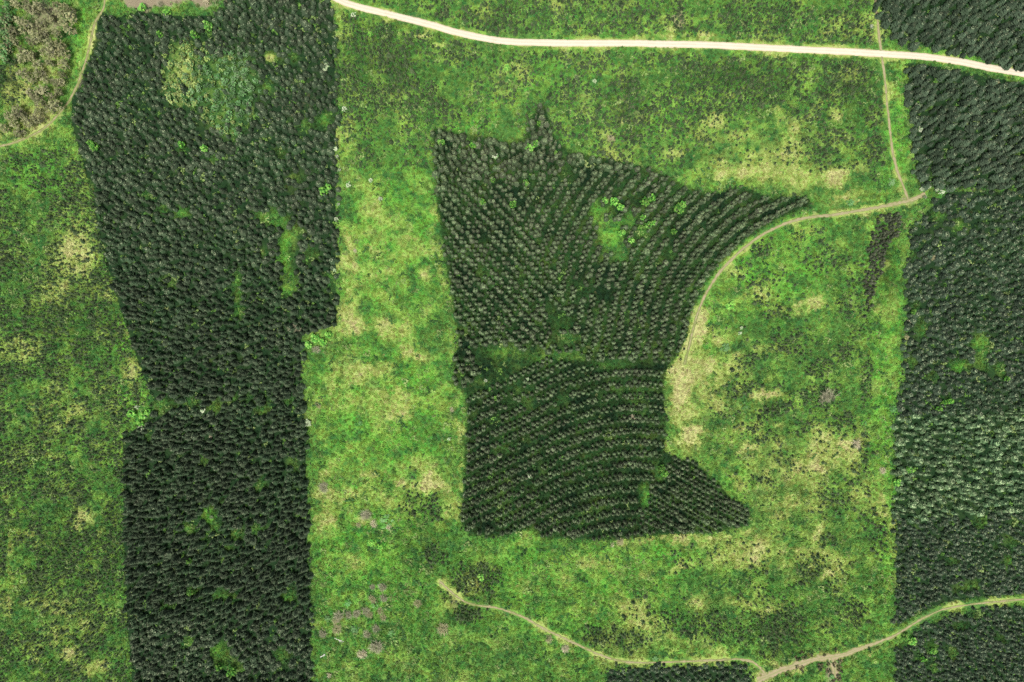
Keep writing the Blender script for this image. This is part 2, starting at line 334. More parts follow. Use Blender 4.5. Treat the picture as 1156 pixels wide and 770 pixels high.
m, nt, b = nodes_of("grass_blades")
oi = N(nt, "ShaderNodeObjectInfo")
c, nn = cover_colour(nt, 'INSTANCER', oi.outputs['Location'], oi.outputs['Random'])
nt.links.new(c, b.inputs['Base Color'])

def foliage(name, c1, c2, c3=None, vary=.45):
    """leaf colour between c1 and c2 from plant to plant, with a finer mottle of c3"""
    m, nt, b = nodes_of(name)
    oi = N(nt, "ShaderNodeObjectInfo"); g = N(nt, "ShaderNodeNewGeometry")
    big = noise(nt, oi.outputs['Location'], .045, 3, .65)
    c = mixc(nt, oi.outputs['Random'], c1, c2)
    c = mixc(nt, remap(nt, big, .45, .68, 0, .8), c, c3 or c2)
    hsv = N(nt, "ShaderNodeHueSaturation"); wn_ = N(nt, "ShaderNodeTexWhiteNoise", noise_dimensions='3D')
    nt.links.new(oi.outputs['Location'], wn_.inputs[0])
    nt.links.new(remap(nt, wn_.outputs[0], 0, 1, .6, 1.5), hsv.inputs[2]); nt.links.new(c, hsv.inputs[4]); c = hsv.outputs[0]
    n = noise(nt, g.outputs['Position'], 1.8, 2)
    c = mixc(nt, remap(nt, n, .45, .75, 0, vary), c, c3 or c2)
    nt.links.new(c, b.inputs['Base Color'])
    return m
def plain(name, c1, c2, scale=3.0):
    m, nt, b = nodes_of(name)
    g = N(nt, "ShaderNodeNewGeometry")
    nt.links.new(mixc(nt, noise(nt, g.outputs['Position'], scale), c1, c2), b.inputs['Base Color'])
    return m

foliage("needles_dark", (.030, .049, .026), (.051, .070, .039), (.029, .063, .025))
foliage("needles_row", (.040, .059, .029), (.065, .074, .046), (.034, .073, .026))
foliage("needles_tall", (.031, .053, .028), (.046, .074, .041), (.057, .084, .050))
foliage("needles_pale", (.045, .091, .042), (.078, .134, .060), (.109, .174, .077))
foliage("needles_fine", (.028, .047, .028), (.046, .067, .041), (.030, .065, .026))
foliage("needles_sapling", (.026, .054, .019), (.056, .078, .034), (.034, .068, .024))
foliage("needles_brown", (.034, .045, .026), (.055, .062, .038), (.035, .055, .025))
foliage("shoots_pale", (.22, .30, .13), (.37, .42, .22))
foliage("lit_shoots_upper", (.085, .145, .060), (.16, .21, .105))  # new shoots, lightened further as painted light on the upper whorls
foliage("lit_shoots_sapling", (.12, .16, .075), (.20, .215, .12))  # sapling tips with a highlight painted into their colour
foliage("lit_tops_grey", (.135, .185, .10), (.21, .24, .145))  # highlight on the crown tops, painted as a paler needle colour
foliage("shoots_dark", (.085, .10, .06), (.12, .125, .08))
foliage("lit_shoots_green", (.19, .28, .13), (.30, .38, .20))  # pale tips with top light painted in, for contrast between crowns
foliage("leaves_bright", (.045, .18, .022), (.085, .27, .04), (.12, .31, .055))
foliage("leaves_yellow", (.14, .22, .045), (.27, .36, .10), (.40, .43, .17))
foliage("leaves_green", (.048, .16, .042), (.12, .27, .085), (.22, .37, .15))
foliage("leaves_bluegreen", (.06, .15, .06), (.16, .24, .12), (.24, .32, .18))
foliage("leaves_sage", (.15, .175, .075), (.245, .255, .125), (.30, .29, .16))
foliage("leaves_straw", (.19, .18, .085), (.28, .26, .13), (.16, .20, .08))
foliage("leaves_white", (.34, .40, .24), (.52, .56, .40), (.28, .38, .2))
foliage("leaves_lime", (.13, .32, .04), (.20, .40, .075), (.28, .46, .11))
foliage("leaves_herb", (.050, .130, .026), (.105, .225, .040), (.14, .24, .05))
foliage("leaves_herb_pale", (.13, .22, .06), (.20, .29, .09), (.26, .32, .12))
foliage("leaves_herb_dark", (.022, .065, .022), (.045, .105, .030), (.05, .12, .03))
foliage("leaves_brown", (.09, .075, .04), (.15, .12, .07), (.10, .11, .05))
plain("twigs_grey", (.31, .31, .20), (.46, .45, .30))
plain("twigs_white", (.55, .50, .34), (.72, .66, .46))
plain("twigs_tan", (.36, .345, .19), (.48, .455, .26))
plain("bark_dark", (.06, .05, .04), (.10, .085, .065))
plain("bark_pale", (.30, .27, .21), (.42, .38, .30))
plain("wood_white", (.70, .68, .62), (.85, .83, .78))

# main road: pale compacted sand
m, nt, b = nodes_of("road_sand")
g = N(nt, "ShaderNodeNewGeometry"); at = N(nt, "ShaderNodeAttribute", attribute_name="across")
n1, n2 = noise(nt, g.outputs['Position'], .25, 4), noise(nt, g.outputs['Position'], 2.2, 4)
c = mixc(nt, n1, (.46, .42, .31), (.60, .55, .43))
c = mixc(nt, remap(nt, n2, .5, .75, 0, .6), c, (.44, .36, .24))
rut = remap(nt, math_(nt, 'ABSOLUTE', math_(nt, 'SUBTRACT', at.outputs['Fac'], .42), 0), .16, .04, 0, .45)
c = mixc(nt, rut, c, (.70, .65, .53))
c = mixc(nt, remap(nt, math_(nt, 'ADD', at.outputs['Fac'], math_(nt, 'MULTIPLY', math_(nt, 'SUBTRACT', n2, .5), .5)), .78, 1.0, 0, .85), c, (.46, .36, .22))
nt.links.new(c, b.inputs['Base Color'])
# dirt tracks: two worn wheel ruts with a grassy middle
m, nt, b = nodes_of("track_dirt")
g = N(nt, "ShaderNodeNewGeometry"); at = N(nt, "ShaderNodeAttribute", attribute_name="across")
n1, n2 = noise(nt, g.outputs['Position'], .35, 4), noise(nt, g.outputs['Position'], 2.2, 4)
c = mixc(nt, n1, (.25, .205, .12), (.38, .325, .20))
mid = remap(nt, math_(nt, 'ADD', at.outputs['Fac'], math_(nt, 'MULTIPLY', math_(nt, 'SUBTRACT', n2, .5), .7)), .3, .1, 0, .75)
c = mixc(nt, mid, c, (.20, .23, .085))
c = mixc(nt, remap(nt, n2, .55, .75, 0, .5), c, (.24, .20, .11))
n5 = noise(nt, g.outputs['Position'], .8, 4, .75)
edge = remap(nt, math_(nt, 'ADD', at.outputs['Fac'], math_(nt, 'MULTIPLY', math_(nt, 'SUBTRACT', n5, .5), 2.6)), .45, .85, 0, .9)
c = mixc(nt, edge, c, mixc(nt, n2, (.085, .14, .03), (.22, .24, .075)))
nt.links.new(c, b.inputs['Base Color'])

# ------------------------------------------------------------------ mesh helpers
def mesh(name, V, F, mats, idx=None, smooth=False):
    me = bpy.data.meshes.new(name)
    me.from_pydata([tuple(v) for v in V], [], [tuple(f) for f in F])
    for q in mats: me.materials.append(MATS[q])
    if idx is not None: me.polygons.foreach_set("material_index", np.asarray(idx, dtype=np.int32))
    if smooth: me.polygons.foreach_set("use_smooth", np.ones(len(F), dtype=bool))
    me.update()
    return me
def link(name, data, parent=None):
    o = bpy.data.objects.new(name, data); COL.objects.link(o)
    if parent is not None: o.parent = parent
    return o
def tag(o, label, cat=None, group=None, kind=None):
    o["label"] = label
    if cat: o["category"] = cat
    if group: o["group"] = group
    if kind: o["kind"] = kind
    return o

def tube(V, F, I, p, q, r0, r1, mi, n=5):
    p, q = Vector(p), Vector(q)
    ax = (q - p).normalized(); u = ax.orthogonal().normalized(); w = ax.cross(u)
    s = len(V)
    for c, r in ((p, r0), (q, r1)):
        for k in range(n):
            a = 2 * math.pi * k / n
            V.append(c + (u * math.cos(a) + w * math.sin(a)) * r)
    for k in range(n):
        F.append((s + k, s + (k + 1) % n, s + n + (k + 1) % n, s + n + k)); I.append(mi)
    F.append(tuple(s + n + k for k in range(n))); I.append(mi)

def conifer(H, Rr, whorls, branches, power, seed, lit_shoot=.25, droop=.25, base=.12, tips=2, lean=.03, upper=2):
    """tapered trunk, whorls of drooping needle fans, pale new shoots with painted top light at the leader and on the uppermost whorls"""
    r = random.Random(seed)
    V, F, I = [], [], []
    lx, ly = r.uniform(-lean, lean) * H, r.uniform(-lean, lean) * H
    ax = lambda z: Vector((lx * (z / H) ** 2, ly * (z / H) ** 2, z))
    tube(V, F, I, ax(0), ax(H * .55), .035 * H ** .8, .022 * H ** .8, 1)
    tube(V, F, I, ax(H * .55), ax(H * .97), .022 * H ** .8, .01, 1)
    for w in range(whorls):
        t = (w + .5) / whorls
        z = H * (base + (1 - base) * t * .97)
        rad = Rr * (1 - t ** power) * r.uniform(.88, 1.1) + .05
        nb = max(5, int(round(branches * (1 - .35 * t))))
        a0 = r.uniform(0, 6.28)
        for k in range(nb):
            a = a0 + 2 * math.pi * (k + r.uniform(-.25, .25)) / nb
            L = rad * r.uniform(.72, 1.15)
            zz = z + r.uniform(-.02, .02) * H
            wd = L * math.sin(math.pi / nb) * r.uniform(.85, 1.25)
            o = ax(z); ca, sa = math.cos(a), math.sin(a)
            up = .22 * L if t > .75 else 0
            bp = Vector((o.x + ca * .03, o.y + sa * .03, zz))
            tip = Vector((o.x + ca * L, o.y + sa * L, zz - droop * L + up))
            midr = Vector((o.x + ca * L * .55, o.y + sa * L * .55, zz - droop * L * .25 + up * .7 + .06 * L))
            lf = midr + Vector((-sa * wd, ca * wd, -.16 * L)); rt = midr + Vector((sa * wd, -ca * wd, -.16 * L))
            s = len(V); V += [bp, lf, tip, rt, midr]
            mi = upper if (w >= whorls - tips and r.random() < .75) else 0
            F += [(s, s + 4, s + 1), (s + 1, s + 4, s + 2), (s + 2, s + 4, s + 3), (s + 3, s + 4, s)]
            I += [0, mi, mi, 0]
    top = ax(H)
    for k in range(5):
        a = 2 * math.pi * k / 5 + r.random(); L = lit_shoot * Rr
        s = len(V); o = ax(H * .93); ca, sa = math.cos(a), math.sin(a)
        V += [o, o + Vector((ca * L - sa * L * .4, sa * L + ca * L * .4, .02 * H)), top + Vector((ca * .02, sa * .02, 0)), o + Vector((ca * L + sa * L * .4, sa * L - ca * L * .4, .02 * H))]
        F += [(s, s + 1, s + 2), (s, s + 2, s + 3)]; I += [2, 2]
    return V, F, I

def leaf_crown(V, F, I, H, Rx, zc, Rz, clumps, leaves, size, seed, mi=0, mi2=None):
    """leaf clumps spread through an uneven crown"""
    r = random.Random(seed)
    bumps = [(r.uniform(0, 6.28), r.uniform(-.4, 1), r.uniform(.75, 1.2)) for _ in range(6)]
    for _ in range(clumps):
        a = r.uniform(0, 6.28); cz = r.uniform(-.55, 1); q = math.sqrt(max(0, 1 - cz * cz))
        rr = r.uniform(.55, 1.0)
        for ba, bz, bs in bumps:
            if math.cos(a - ba) > .6 and abs(cz - bz) < .5: rr *= bs
        c = Vector((math.cos(a) * q * Rx * rr, math.sin(a) * q * Rx * rr, zc + cz * Rz * rr))
        cm = mi2 if (mi2 is not None and r.random() < .35) else mi
        cr = Rx * r.uniform(.2, .34)
        for _ in range(leaves):
            n = Vector((r.gauss(0, 1), r.gauss(0, 1), r.gauss(.6, 1))).normalized()
            p = c + n * cr * r.uniform(.5, 1)
            if p.z < .05: p.z = .05
            nn = (n + Vector((r.gauss(0, .5), r.gauss(0, .5), r.gauss(.5, .5)))).normalized()
            u = nn.orthogonal().normalized(); w = nn.cross(u)
            ph = r.uniform(0, 6.28); u, w = u * math.cos(ph) + w * math.sin(ph), w * math.cos(ph) - u * math.sin(ph)
            s = len(V); sz = size * r.uniform(.6, 1.3)
            V += [p - u * sz, p + w * sz * .5 + nn * sz * .12, p + u * sz, p - w * sz * .5 + nn * sz * .12]
            F.append((s, s + 1, s + 2, s + 3)); I.append(cm)

def limbs(V, F, I, H, Rx, seed, mi, n=5, r0=.05):
    r = random.Random(seed)
    top = Vector((r.uniform(-.08, .08) * H, r.uniform(-.08, .08) * H, H * .62))
    tube(V, F, I, (0, 0, 0), top, r0 * H ** .7, r0 * .55 * H ** .7, mi, 6)
    for k in range(n):
        a = 6.28 * k / n + r.uniform(-.4, .4)
        o = top * r.uniform(.55, .98)
        tube(V, F, I, o, o + Vector((math.cos(a) * Rx * .7, math.sin(a) * Rx * .7, H * r.uniform(.12, .3))), r0 * .4 * H ** .7, r0 * .12 * H ** .7, mi, 4)

def bare_twigs(V, F, I, Rx, H, seed, mi, n=34):
    """bare branches radiating from the base, each forking twice"""
    r = random.Random(seed)
    for k in range(n):
        a = r.uniform(0, 6.28); el = r.uniform(.25, 1.35)
        L = r.uniform(.55, 1.0)
        dd = Vector((math.cos(a) * math.cos(el) * Rx * L, math.sin(a) * math.cos(el) * Rx * L, math.sin(el) * H * L))
        o = Vector((math.cos(a), math.sin(a), 0)) * .08 * Rx
        m_ = o + dd * .5
        tube(V, F, I, o, m_, .05, .035, mi, 3)
        for j in range(4):
            jit = Vector((r.gauss(0, .3) * Rx, r.gauss(0, .3) * Rx, r.uniform(-.05, .3) * H))
            e = m_ + dd * r.uniform(.25, .5) + jit * .6
            e.z = max(e.z, .06)
            tube(V, F, I, m_, e, .032, .018, mi, 3)
            for _ in range(3):
                f = e + Vector((r.gauss(0, .16) * Rx, r.gauss(0, .16) * Rx, r.uniform(-.1, .16) * H))
                f.z = max(f.z, .05)
                tube(V, F, I, (m_ + e) / 2, f, .022, .012, mi, 3)

# ------------------------------------------------------------------ ground: one sheet out to the horizon
def axis(lo, hi, step):
    core = np.arange(lo, hi + step, step)
    ext, s, p = [], step, hi
    e2, p2 = [], lo
    p = core[-1]
    while p < hi + 14000:
        s *= 1.35; p += s; ext.append(p); p2 -= s; e2.append(p2)
    return np.array(e2[::-1] + list(core) + ext)
ax_, ay_ = axis(-MX + 2, 1156 + MX - 2, 2.0), axis(-MX + 2, 770 + MX - 2, 2.0)
gx, gy = np.meshgrid(ax_, ay_)
nxg, nyg = len(ax_), len(ay_)
gv = np.stack([wx(gx), wy(gy), gz(gx, gy)], -1).reshape(-1, 3)
ii = np.arange(nxg * nyg).reshape(nyg, nxg)
gf = np.stack([ii[:-1, :-1], ii[1:, :-1], ii[1:, 1:], ii[:-1, 1:]], -1).reshape(-1, 4)
gm = bpy.data.meshes.new("ground")
gm.vertices.add(len(gv)); gm.vertices.foreach_set("co", gv.astype(np.float32).ravel())
gm.loops.add(gf.size); gm.loops.foreach_set("vertex_index", gf.astype(np.int32).ravel())
gm.polygons.add(len(gf)); gm.polygons.foreach_set("loop_start", np.arange(0, gf.size, 4, dtype=np.int32))
gm.update(calc_edges=True)
gm.polygons.foreach_set("use_smooth", np.ones(len(gf), bool))
ca = gm.attributes.new("cover", 'FLOAT_COLOR', 'POINT')
ca.data.foreach_set("color", sample(cover, gx, gy).astype(np.float32).ravel())
gm.materials.append(MATS["ground_grass"])
tag(link("ground", gm), "bright green grassland with dry straw patches between dark stands", kind="structure")

def ribbon(name, L, width, mat, label, ragged=.25, seed=0, rows=9, lift=.06, worn=1.0):
    r = np.random.default_rng(seed)
    n = len(L)
    T = np.gradient(L, axis=0); T /= np.linalg.norm(T, axis=1)[:, None] + 1e-9
    Nn = np.stack([-T[:, 1], T[:, 0]], 1)
    w = width if not np.isscalar(width) else np.full(n, width)
    def wob():
        k = np.convolve(r.normal(0, 1, n + 8), np.ones(5) / 5, 'same')[4:-4][:n]
        k2 = r.normal(0, .35, n)
        return 1 + ragged * (k * 1.2 + k2)
    wl, wr = w * .5 * np.clip(wob(), .5, 1.7), w * .5 * np.clip(wob(), .5, 1.7)
    V, A = [], []
    for j in range(rows):
        t = -1 + 2 * j / (rows - 1)
        off = np.where(t < 0, t * wl, t * wr)
        P = L + Nn * off[:, None]
        V.append(np.stack([wx(P[:, 0]), wy(P[:, 1]), gz(P[:, 0], P[:, 1]) + lift * (1 - abs(t) ** 3) + .015], 1)); A.append(abs(t) + (1 - np.broadcast_to(worn, (n,))) * .75)
    V = np.concatenate(V); A = np.concatenate(A)
    F = [(j * n + i, j * n + i + 1, (j + 1) * n + i + 1, (j + 1) * n + i) for j in range(rows - 1) for i in range(n - 1)]
    me = mesh(name, V, F, [mat], smooth=True)
    if me.polygons[0].normal.z < 0: me.flip_normals()
    me.attributes.new("across", 'FLOAT', 'POINT').data.foreach_set("value", A.astype(np.float32))
    return tag(link(name, me), label, kind="structure")
ribbon("road", ROAD, 7.6, "road_sand", "pale cream sand road crossing the top of the site", .07, 3, lift=.12)
ribbon("side_track", TRACK_N, 3.0, "track_dirt", "narrow dirt track running down from the sand road", .35, 4, worn=.85)
ribbon("curved_track", TRACK_C, np.interp(np.arange(len(TRACK_C)), [0, len(TRACK_C) * .2, len(TRACK_C) * .62, len(TRACK_C)], [5.5, 3.6, 3.2, 4]), "track_dirt", "curving wheel track round the planted block", .28, 5, worn=np.interp(np.arange(len(TRACK_C)), [0, len(TRACK_C) * .7, len(TRACK_C)], [.95, .9, .1]))
ribbon("forest_track", TRACK_SE, np.interp(np.arange(len(TRACK_SE)), [0, 25, 45, 80, 110, 400], [11, 10, 7, 3.4, 2.2, 2.2]), "track_dirt", "dirt track winding into the right-hand forest", .35, 6, worn=np.interp(np.arange(len(TRACK_SE)), [0, 60, 100, 400], [.95, .9, .6, .55]))
ribbon("meadow_track", TRACK_S, 3.0, "track_dirt", "worn brown path crossing the lower meadow", .5, 7, worn=np.clip(.72 + .35 * np.convolve(np.random.default_rng(77).normal(0, 1, len(TRACK_S)), np.ones(9) / 4, "same"), .25, 1))
ribbon("stand_track", TRACK_W, 2.8, "track_dirt", "faint pale track along the left dark stand", .5, 8, worn=.45)
ribbon("spur_track", SPUR, 8.0, "track_dirt", "short brown spur off the lower right track", .4, 9)

# ------------------------------------------------------------------ scattering
def base_of(px, py, h):
    """where a tree whose crown (at height h) is seen at px,py has its foot"""
    k = (ALT - h) / ALT
    return CX + (px - CX) * k, CY + (py - CY) * k

def jitter_grid(P, s, jit, seed, clear=(), grow=1.5, ragged=.38, ang=0):
    r = np.random.default_rng(seed)
    xs = [p[0] for p in P]; ys = [p[1] for p in P]
    out = []
    y, row = min(ys), 0
    while y < max(ys):
        n = int((max(xs) - min(xs)) / s) + 1
        x = min(xs) + (np.arange(n) + (row % 2) * .5) * s
        out.append(np.stack([x, np.full(n, y)], 1)); y += s * .866; row += 1
    Q = np.concatenate(out)
    if ang:
        span = max(max(xs) - min(xs), max(ys) - min(ys)) * 1.5
        g = np.arange(-span / 2, span / 2, s); h = np.arange(-span / 2, span / 2, s * .866)
        u = (g[None, :] + (np.arange(len(h)) % 2)[:, None] * s * .5); v = np.repeat(h[:, None], len(g), 1)
        ca, sa = math.cos(R(ang)), math.sin(R(ang)); mx, my = (min(xs) + max(xs)) / 2, (min(ys) + max(ys)) / 2
        Q = np.stack([(mx + u * ca - v * sa).ravel(), (my + u * sa + v * ca).ravel()], 1)
    Q += r.uniform(-jit, jit, Q.shape) * s
    e = Q + np.stack([sample(WARP_X, Q[:, 0], Q[:, 1]), sample(WARP_Y, Q[:, 0], Q[:, 1])], 1) * ragged
    Q = Q[poly_mask(P, e[:, 0], e[:, 1])]
    if len(clear): Q = Q[~in_ell(clear, Q[:, 0], Q[:, 1], grow)]
    return Q
INFRAME = lambda Q: (Q[:, 0] > 1) & (Q[:, 0] < 1155) & (Q[:, 1] > 1) & (Q[:, 1] < 769)

GN = {}
def gn_group(objs, key):
    if key in GN: return GN[key]
    ng = bpy.data.node_groups.new("scatter_" + key, 'GeometryNodeTree')
    ng.interface.new_socket("Geometry", in_out='INPUT', socket_type='NodeSocketGeometry')
    ng.interface.new_socket("Geometry", in_out='OUTPUT', socket_type='NodeSocketGeometry')
    gi, go = ng.nodes.new("NodeGroupInput"), ng.nodes.new("NodeGroupOutput")
    jn = ng.nodes.new("GeometryNodeJoinGeometry")
    for o in objs:
        n = ng.nodes.new("GeometryNodeObjectInfo"); n.transform_space = 'ORIGINAL'
        n.inputs['Object'].default_value = o; n.inputs['As Instance'].default_value = True
        ng.links.new(n.outputs['Geometry'], jn.inputs[0])
    ip = ng.nodes.new("GeometryNodeInstanceOnPoints")
    def attr(nm, t):
        n = ng.nodes.new("GeometryNodeInputNamedAttribute"); n.data_type = t; n.inputs[0].default_value = nm
        return n.outputs[0]
    ng.links.new(gi.outputs[0], ip.inputs['Points'])
    ng.links.new(jn.outputs[0], ip.inputs['Instance'])
    ip.inputs['Pick Instance'].default_value = True
    ng.links.new(attr("pick", 'INT'), ip.inputs['Instance Index'])
    e = ng.nodes.new("FunctionNodeEulerToRotation")
    ng.links.new(attr("turn", 'FLOAT_VECTOR'), e.inputs[0]); ng.links.new(e.outputs[0], ip.inputs['Rotation'])
    ng.links.new(attr("size", 'FLOAT_VECTOR'), ip.inputs['Scale'])
    ng.links.new(ip.outputs[0], go.inputs[0])
    GN[key] = ng
    return ng

def stuff(name, label, objs, key, P, turn, size, pick, cov=None, sink=0.0):
    n = len(P)
    me = bpy.data.meshes.new(name)
    me.vertices.add(n)
    co = np.stack([wx(P[:, 0]), wy(P[:, 1]), gz(P[:, 0], P[:, 1]) - sink], 1)
    me.vertices.foreach_set("co", co.astype(np.float32).ravel())
    me.attributes.new("turn", 'FLOAT_VECTOR', 'POINT').data.foreach_set("vector", turn.astype(np.float32).ravel())
    me.attributes.new("size", 'FLOAT_VECTOR', 'POINT').data.foreach_set("vector", size.astype(np.float32).ravel())
    me.attributes.new("pick", 'INT', 'POINT').data.foreach_set("value", pick.astype(np.int32))
    if cov is not None:
        me.attributes.new("cover", 'FLOAT_COLOR', 'POINT').data.foreach_set("color", cov.astype(np.float32).ravel())
    o = link(name, me)
    md = o.modifiers.new("scatter", 'NODES'); md.node_group = gn_group(objs, key)
    return tag(o, label, kind="stuff")

def protos(name, builder, mats, n):
    out = []
    for k in range(n):
        V, F, I = builder(k)
        out.append(mesh(name, V, F, mats, I))
    return out

def place(me, name, px, py, s, sz, rot, label, cat, group):
    o = bpy.data.objects.new(name, me)
    o.location = (wx(px), wy(py), float(gz(px, py)) - .05)
    o.rotation_euler = (0, 0, rot); o.scale = (s, s, sz)
    COL.objects.link(o)
    return tag(o, label, cat, group)

def near_label(px, py, marks):
    best = min(marks, key=lambda q: ((q[0] - px) ** 2 + (q[1] - py) ** 2))
    return best[2]

def grow_stand(key, crown_pts, H, meshes, name, cat, group, adj, marks, chosen, scl, stuff_name=None, stuff_label=None, seed=0, picks=None):
    """chosen: mask of the trees that become objects of their own; the rest become one object"""
    r = np.random.default_rng(seed)
    n = len(crown_pts)
    bx, by = base_of(crown_pts[:, 0], crown_pts[:, 1], H * .7)
    sc = scl * np.clip(r.normal(1, .21, n), .55, 1.6); hz = scl * np.clip(r.normal(1, .16, n), .65, 1.4)
    rot = r.uniform(0, 6.28, n); pk = r.integers(0, len(meshes), n) if picks is None else picks
    objs = []
    for i in np.nonzero(chosen)[0]:
        px, py = crown_pts[i]
        objs.append(place(meshes[pk[i]], name, bx[i], by[i], sc[i], hz[i], rot[i], f"{adj} {near_label(px, py, marks)}", cat, group))
    rest = ~chosen
    if rest.any():
        src = [bpy.data.objects.new(key + "_pattern", me) for me in meshes]
        t = np.zeros((rest.sum(), 3)); t[:, 2] = rot[rest]
        t[:, :2] = r.normal(0, .035, (rest.sum(), 2))
        z = np.stack([sc[rest], sc[rest], hz[rest]], 1)
        stuff(stuff_name, stuff_label, src, key, np.stack([bx[rest], by[rest]], 1), t, z, pk[rest], sink=.05)
    return objs

# --- left dark stand
qa = jitter_grid(PA, 6.6, .42, 101, CLEAR_A, 1.0, ang=97)
qa = qa[rng.random(len(qa)) > .03 + .18 * np.clip(sample(nB, qa[:, 0], qa[:, 1]) - .55, 0, 1) * 3]
open_f = blur(patches.astype(float), 9)
qa = qa[rng.random(len(qa)) > np.clip(sample(open_f, qa[:, 0], qa[:, 1]) * 1.9 - .45, 0, .93)]
sparse = (poly_mask([(120, 30), (240, 30), (240, 150), (170, 150), (110, 90)], qa[:, 0], qa[:, 1]) | poly_mask([(285, 70), (378, 60), (378, 165), (280, 165)], qa[:, 0], qa[:, 1]))
qa = qa[~(sparse & (rng.random(len(qa)) < .16))]
meA = protos("dark_conifer", lambda k: conifer(3.3, 1.26, 7, 9, 1.9, 10 + k, .34, .35, .12) if k < 5 else conifer(4.8, 1.22, 8, 8, 1.4, 10 + k, .45, .35, .2), ["needles_dark", "bark_dark", "lit_tops_grey"], 10)
tallA = np.clip((360 - qa[:, 1]) / 160, 0, 1)
pickA = np.where(rng.random(len(qa)) < tallA, 5, 0) + rng.integers(0, 5, len(qa))
order = np.argsort(-np.where(INFRAME(qa), qa[:, 1], -1e9))
ch = np.zeros(len(qa), bool); ch[order[:300]] = True
grow_stand("dark_stand", qa, 3.6, meA, "dark_conifer", "tree", "conifers along the foot of the left dark stand", "dark grey-green conifer",
           [(165, 745, "at the lower left corner of the left dark stand"), (205, 745, "left of the two grassy gaps in the left dark stand"), (246, 720, "just above the two grassy gaps in the left dark stand"),
            (255, 765, "beside the larger grassy gap at the foot of the left dark stand"), (290, 745, "between the grassy gaps at the foot of the left dark stand"),
            (318, 725, "around the small grassy gap near the lower right of the dark stand"), (345, 745, "on the lower right edge of the left dark stand")],
           ch, np.where(qa[:, 1] > 430, 1.06, .95), "dark_conifer_stand", "dense dark conifers filling the rest of the left stand", 1, pickA)

# --- planted block in the middle
def rows_along(guide_fn, ks, step, amp, seed, gap=0.06):
    r = np.random.default_rng(seed); out = []
    for k in ks:
        L = guide_fn(k)
        seg = np.linalg.norm(np.diff(L, axis=0), axis=1); cum = np.concatenate([[0], np.cumsum(seg)])
        s = np.arange(r.uniform(0, step), cum[-1], step)
        s = s + r.uniform(-.25, .25, len(s)) * step
        x = np.interp(s, cum, L[:, 0]); y = np.interp(s, cum, L[:, 1])
        T = np.gradient(L, axis=0); T /= np.linalg.norm(T, axis=1)[:, None] + 1e-9
        nx = -np.interp(s, cum, T[:, 1]); ny = np.interp(s, cum, T[:, 0])
        o = amp * np.where(np.arange(len(s)) % 2 == 0, 1, -1) + r.normal(0, .55, len(s))
        q = np.stack([x + nx * o, y + ny * o], 1)
        out.append(q[r.random(len(q)) > gap])
    return np.concatenate(out)
GUIDE = smooth_line([(960, 222), (915, 229), (887, 242), (858, 258), (832, 279), (810, 302), (791, 330), (781, 357), (775, 390), (764, 425), (750, 460)])
def off(k):
    L = GUIDE; T = np.gradient(L, axis=0); T /= np.linalg.norm(T, axis=1)[:, None]
    for _ in range(3): T[1:-1] = (T[:-2] + T[1:-1] + T[2:]) / 3
    Nn = np.stack([T[:, 1], -T[:, 0]], 1)
    if (Nn[len(Nn) // 2] @ np.array([-1, -1])) < 0: Nn = -Nn
    return L + Nn * (4 + k * 12.0)
qR = rows_along(off, range(0, 24), 3.0, 1.5, 5, .05)
qL = rows_along(lambda k: np.array([(440 + k * 9.5 * 1.35, 160.0), (440 + k * 9.5 * 1.35 + 300, 470.0)]), range(-22, 14), 3.6, 1.2, 6, .08)
LOW = smooth_line([(490, 590), (530, 570), (560, 556), (600, 536), (640, 516), (680, 504), (720, 500), (760, 504), (800, 512)])
qD = rows_along(lambda k: LOW + np.array([0, k * 13.2]), range(-9, 12), 2.9, 1.8, 7, .06)
qT = rows_along(lambda k: np.array([(690 - k * 9.0 * .6, 480 + k * 9.0), (690 - k * 9.0 * .6 + 210, 480 + k * 9.0 + 118)]), range(-3, 16), 2.8, 2.0, 8)
qU = jitter_grid(PB, 6.9, .40, 9, ang=20)
lowline = lambda x: np.interp(x, [500, 512, 560, 600, 640, 700, 755, 800], [398, 398, 400, 402, 405, 411, 414, 416])
vline = lambda y: np.interp(y, [100, 200, 240, 300, 395], [560, 575, 592, 622, 660])
upline = lambda x: np.interp(x, [480, 560, 640, 700, 760], [215, 205, 196, 196, 190])
tri = lambda Q: poly_mask([(716, 640), (722, 590), (757, 512), (900, 512), (900, 640)], Q[:, 0], Q[:, 1])
lowm = lambda Q: Q[:, 1] > lowline(Q[:, 0])
up = lambda Q: (Q[:, 1] < upline(Q[:, 0])) & (Q[:, 0] < 760)
qR = qR[~lowm(qR) & ~up(qR) & (qR[:, 0] > vline(qR[:, 1]))]
qL = qL[~lowm(qL) & ~up(qL) & (qL[:, 0] <= vline(qL[:, 1]))]
qD = qD[lowm(qD) & ~tri(qD)]
blob = poly_mask([(512, 402), (540, 405), (545, 425), (528, 440), (512, 436)], qU[:, 0], qU[:, 1])
qT = qT[tri(qT)]
qU = qU[up(qU) | blob]
def fin(Q):
    Q = Q[poly_mask(PB, Q[:, 0], Q[:, 1])]
    return Q[~in_ell(CLEAR_B, Q[:, 0], Q[:, 1], .5)]
qR, qL, qD, qT, qU = map(fin, (qR, qL, qD, qT, qU))
meB = protos("young_conifer", lambda k: conifer(4.2, 1.06, 7, 7, 1.15, 40 + k, .7, .3, .1, 4, upper=3), ["needles_row", "bark_dark", "shoots_pale", "lit_shoots_upper"], 6)
qb = np.concatenate([qU, qR, qL, qD, qT])
sb = np.concatenate([np.full(len(qU), 1.25), np.full(len(qR), 1.0), np.full(len(qL), 1.02), np.full(len(qD), .92), np.full(len(qT), .92)])
pri = np.concatenate([np.arange(len(qU)) * 0 + qU[:, 1], np.full(len(qb) - len(qU), 1e6)])
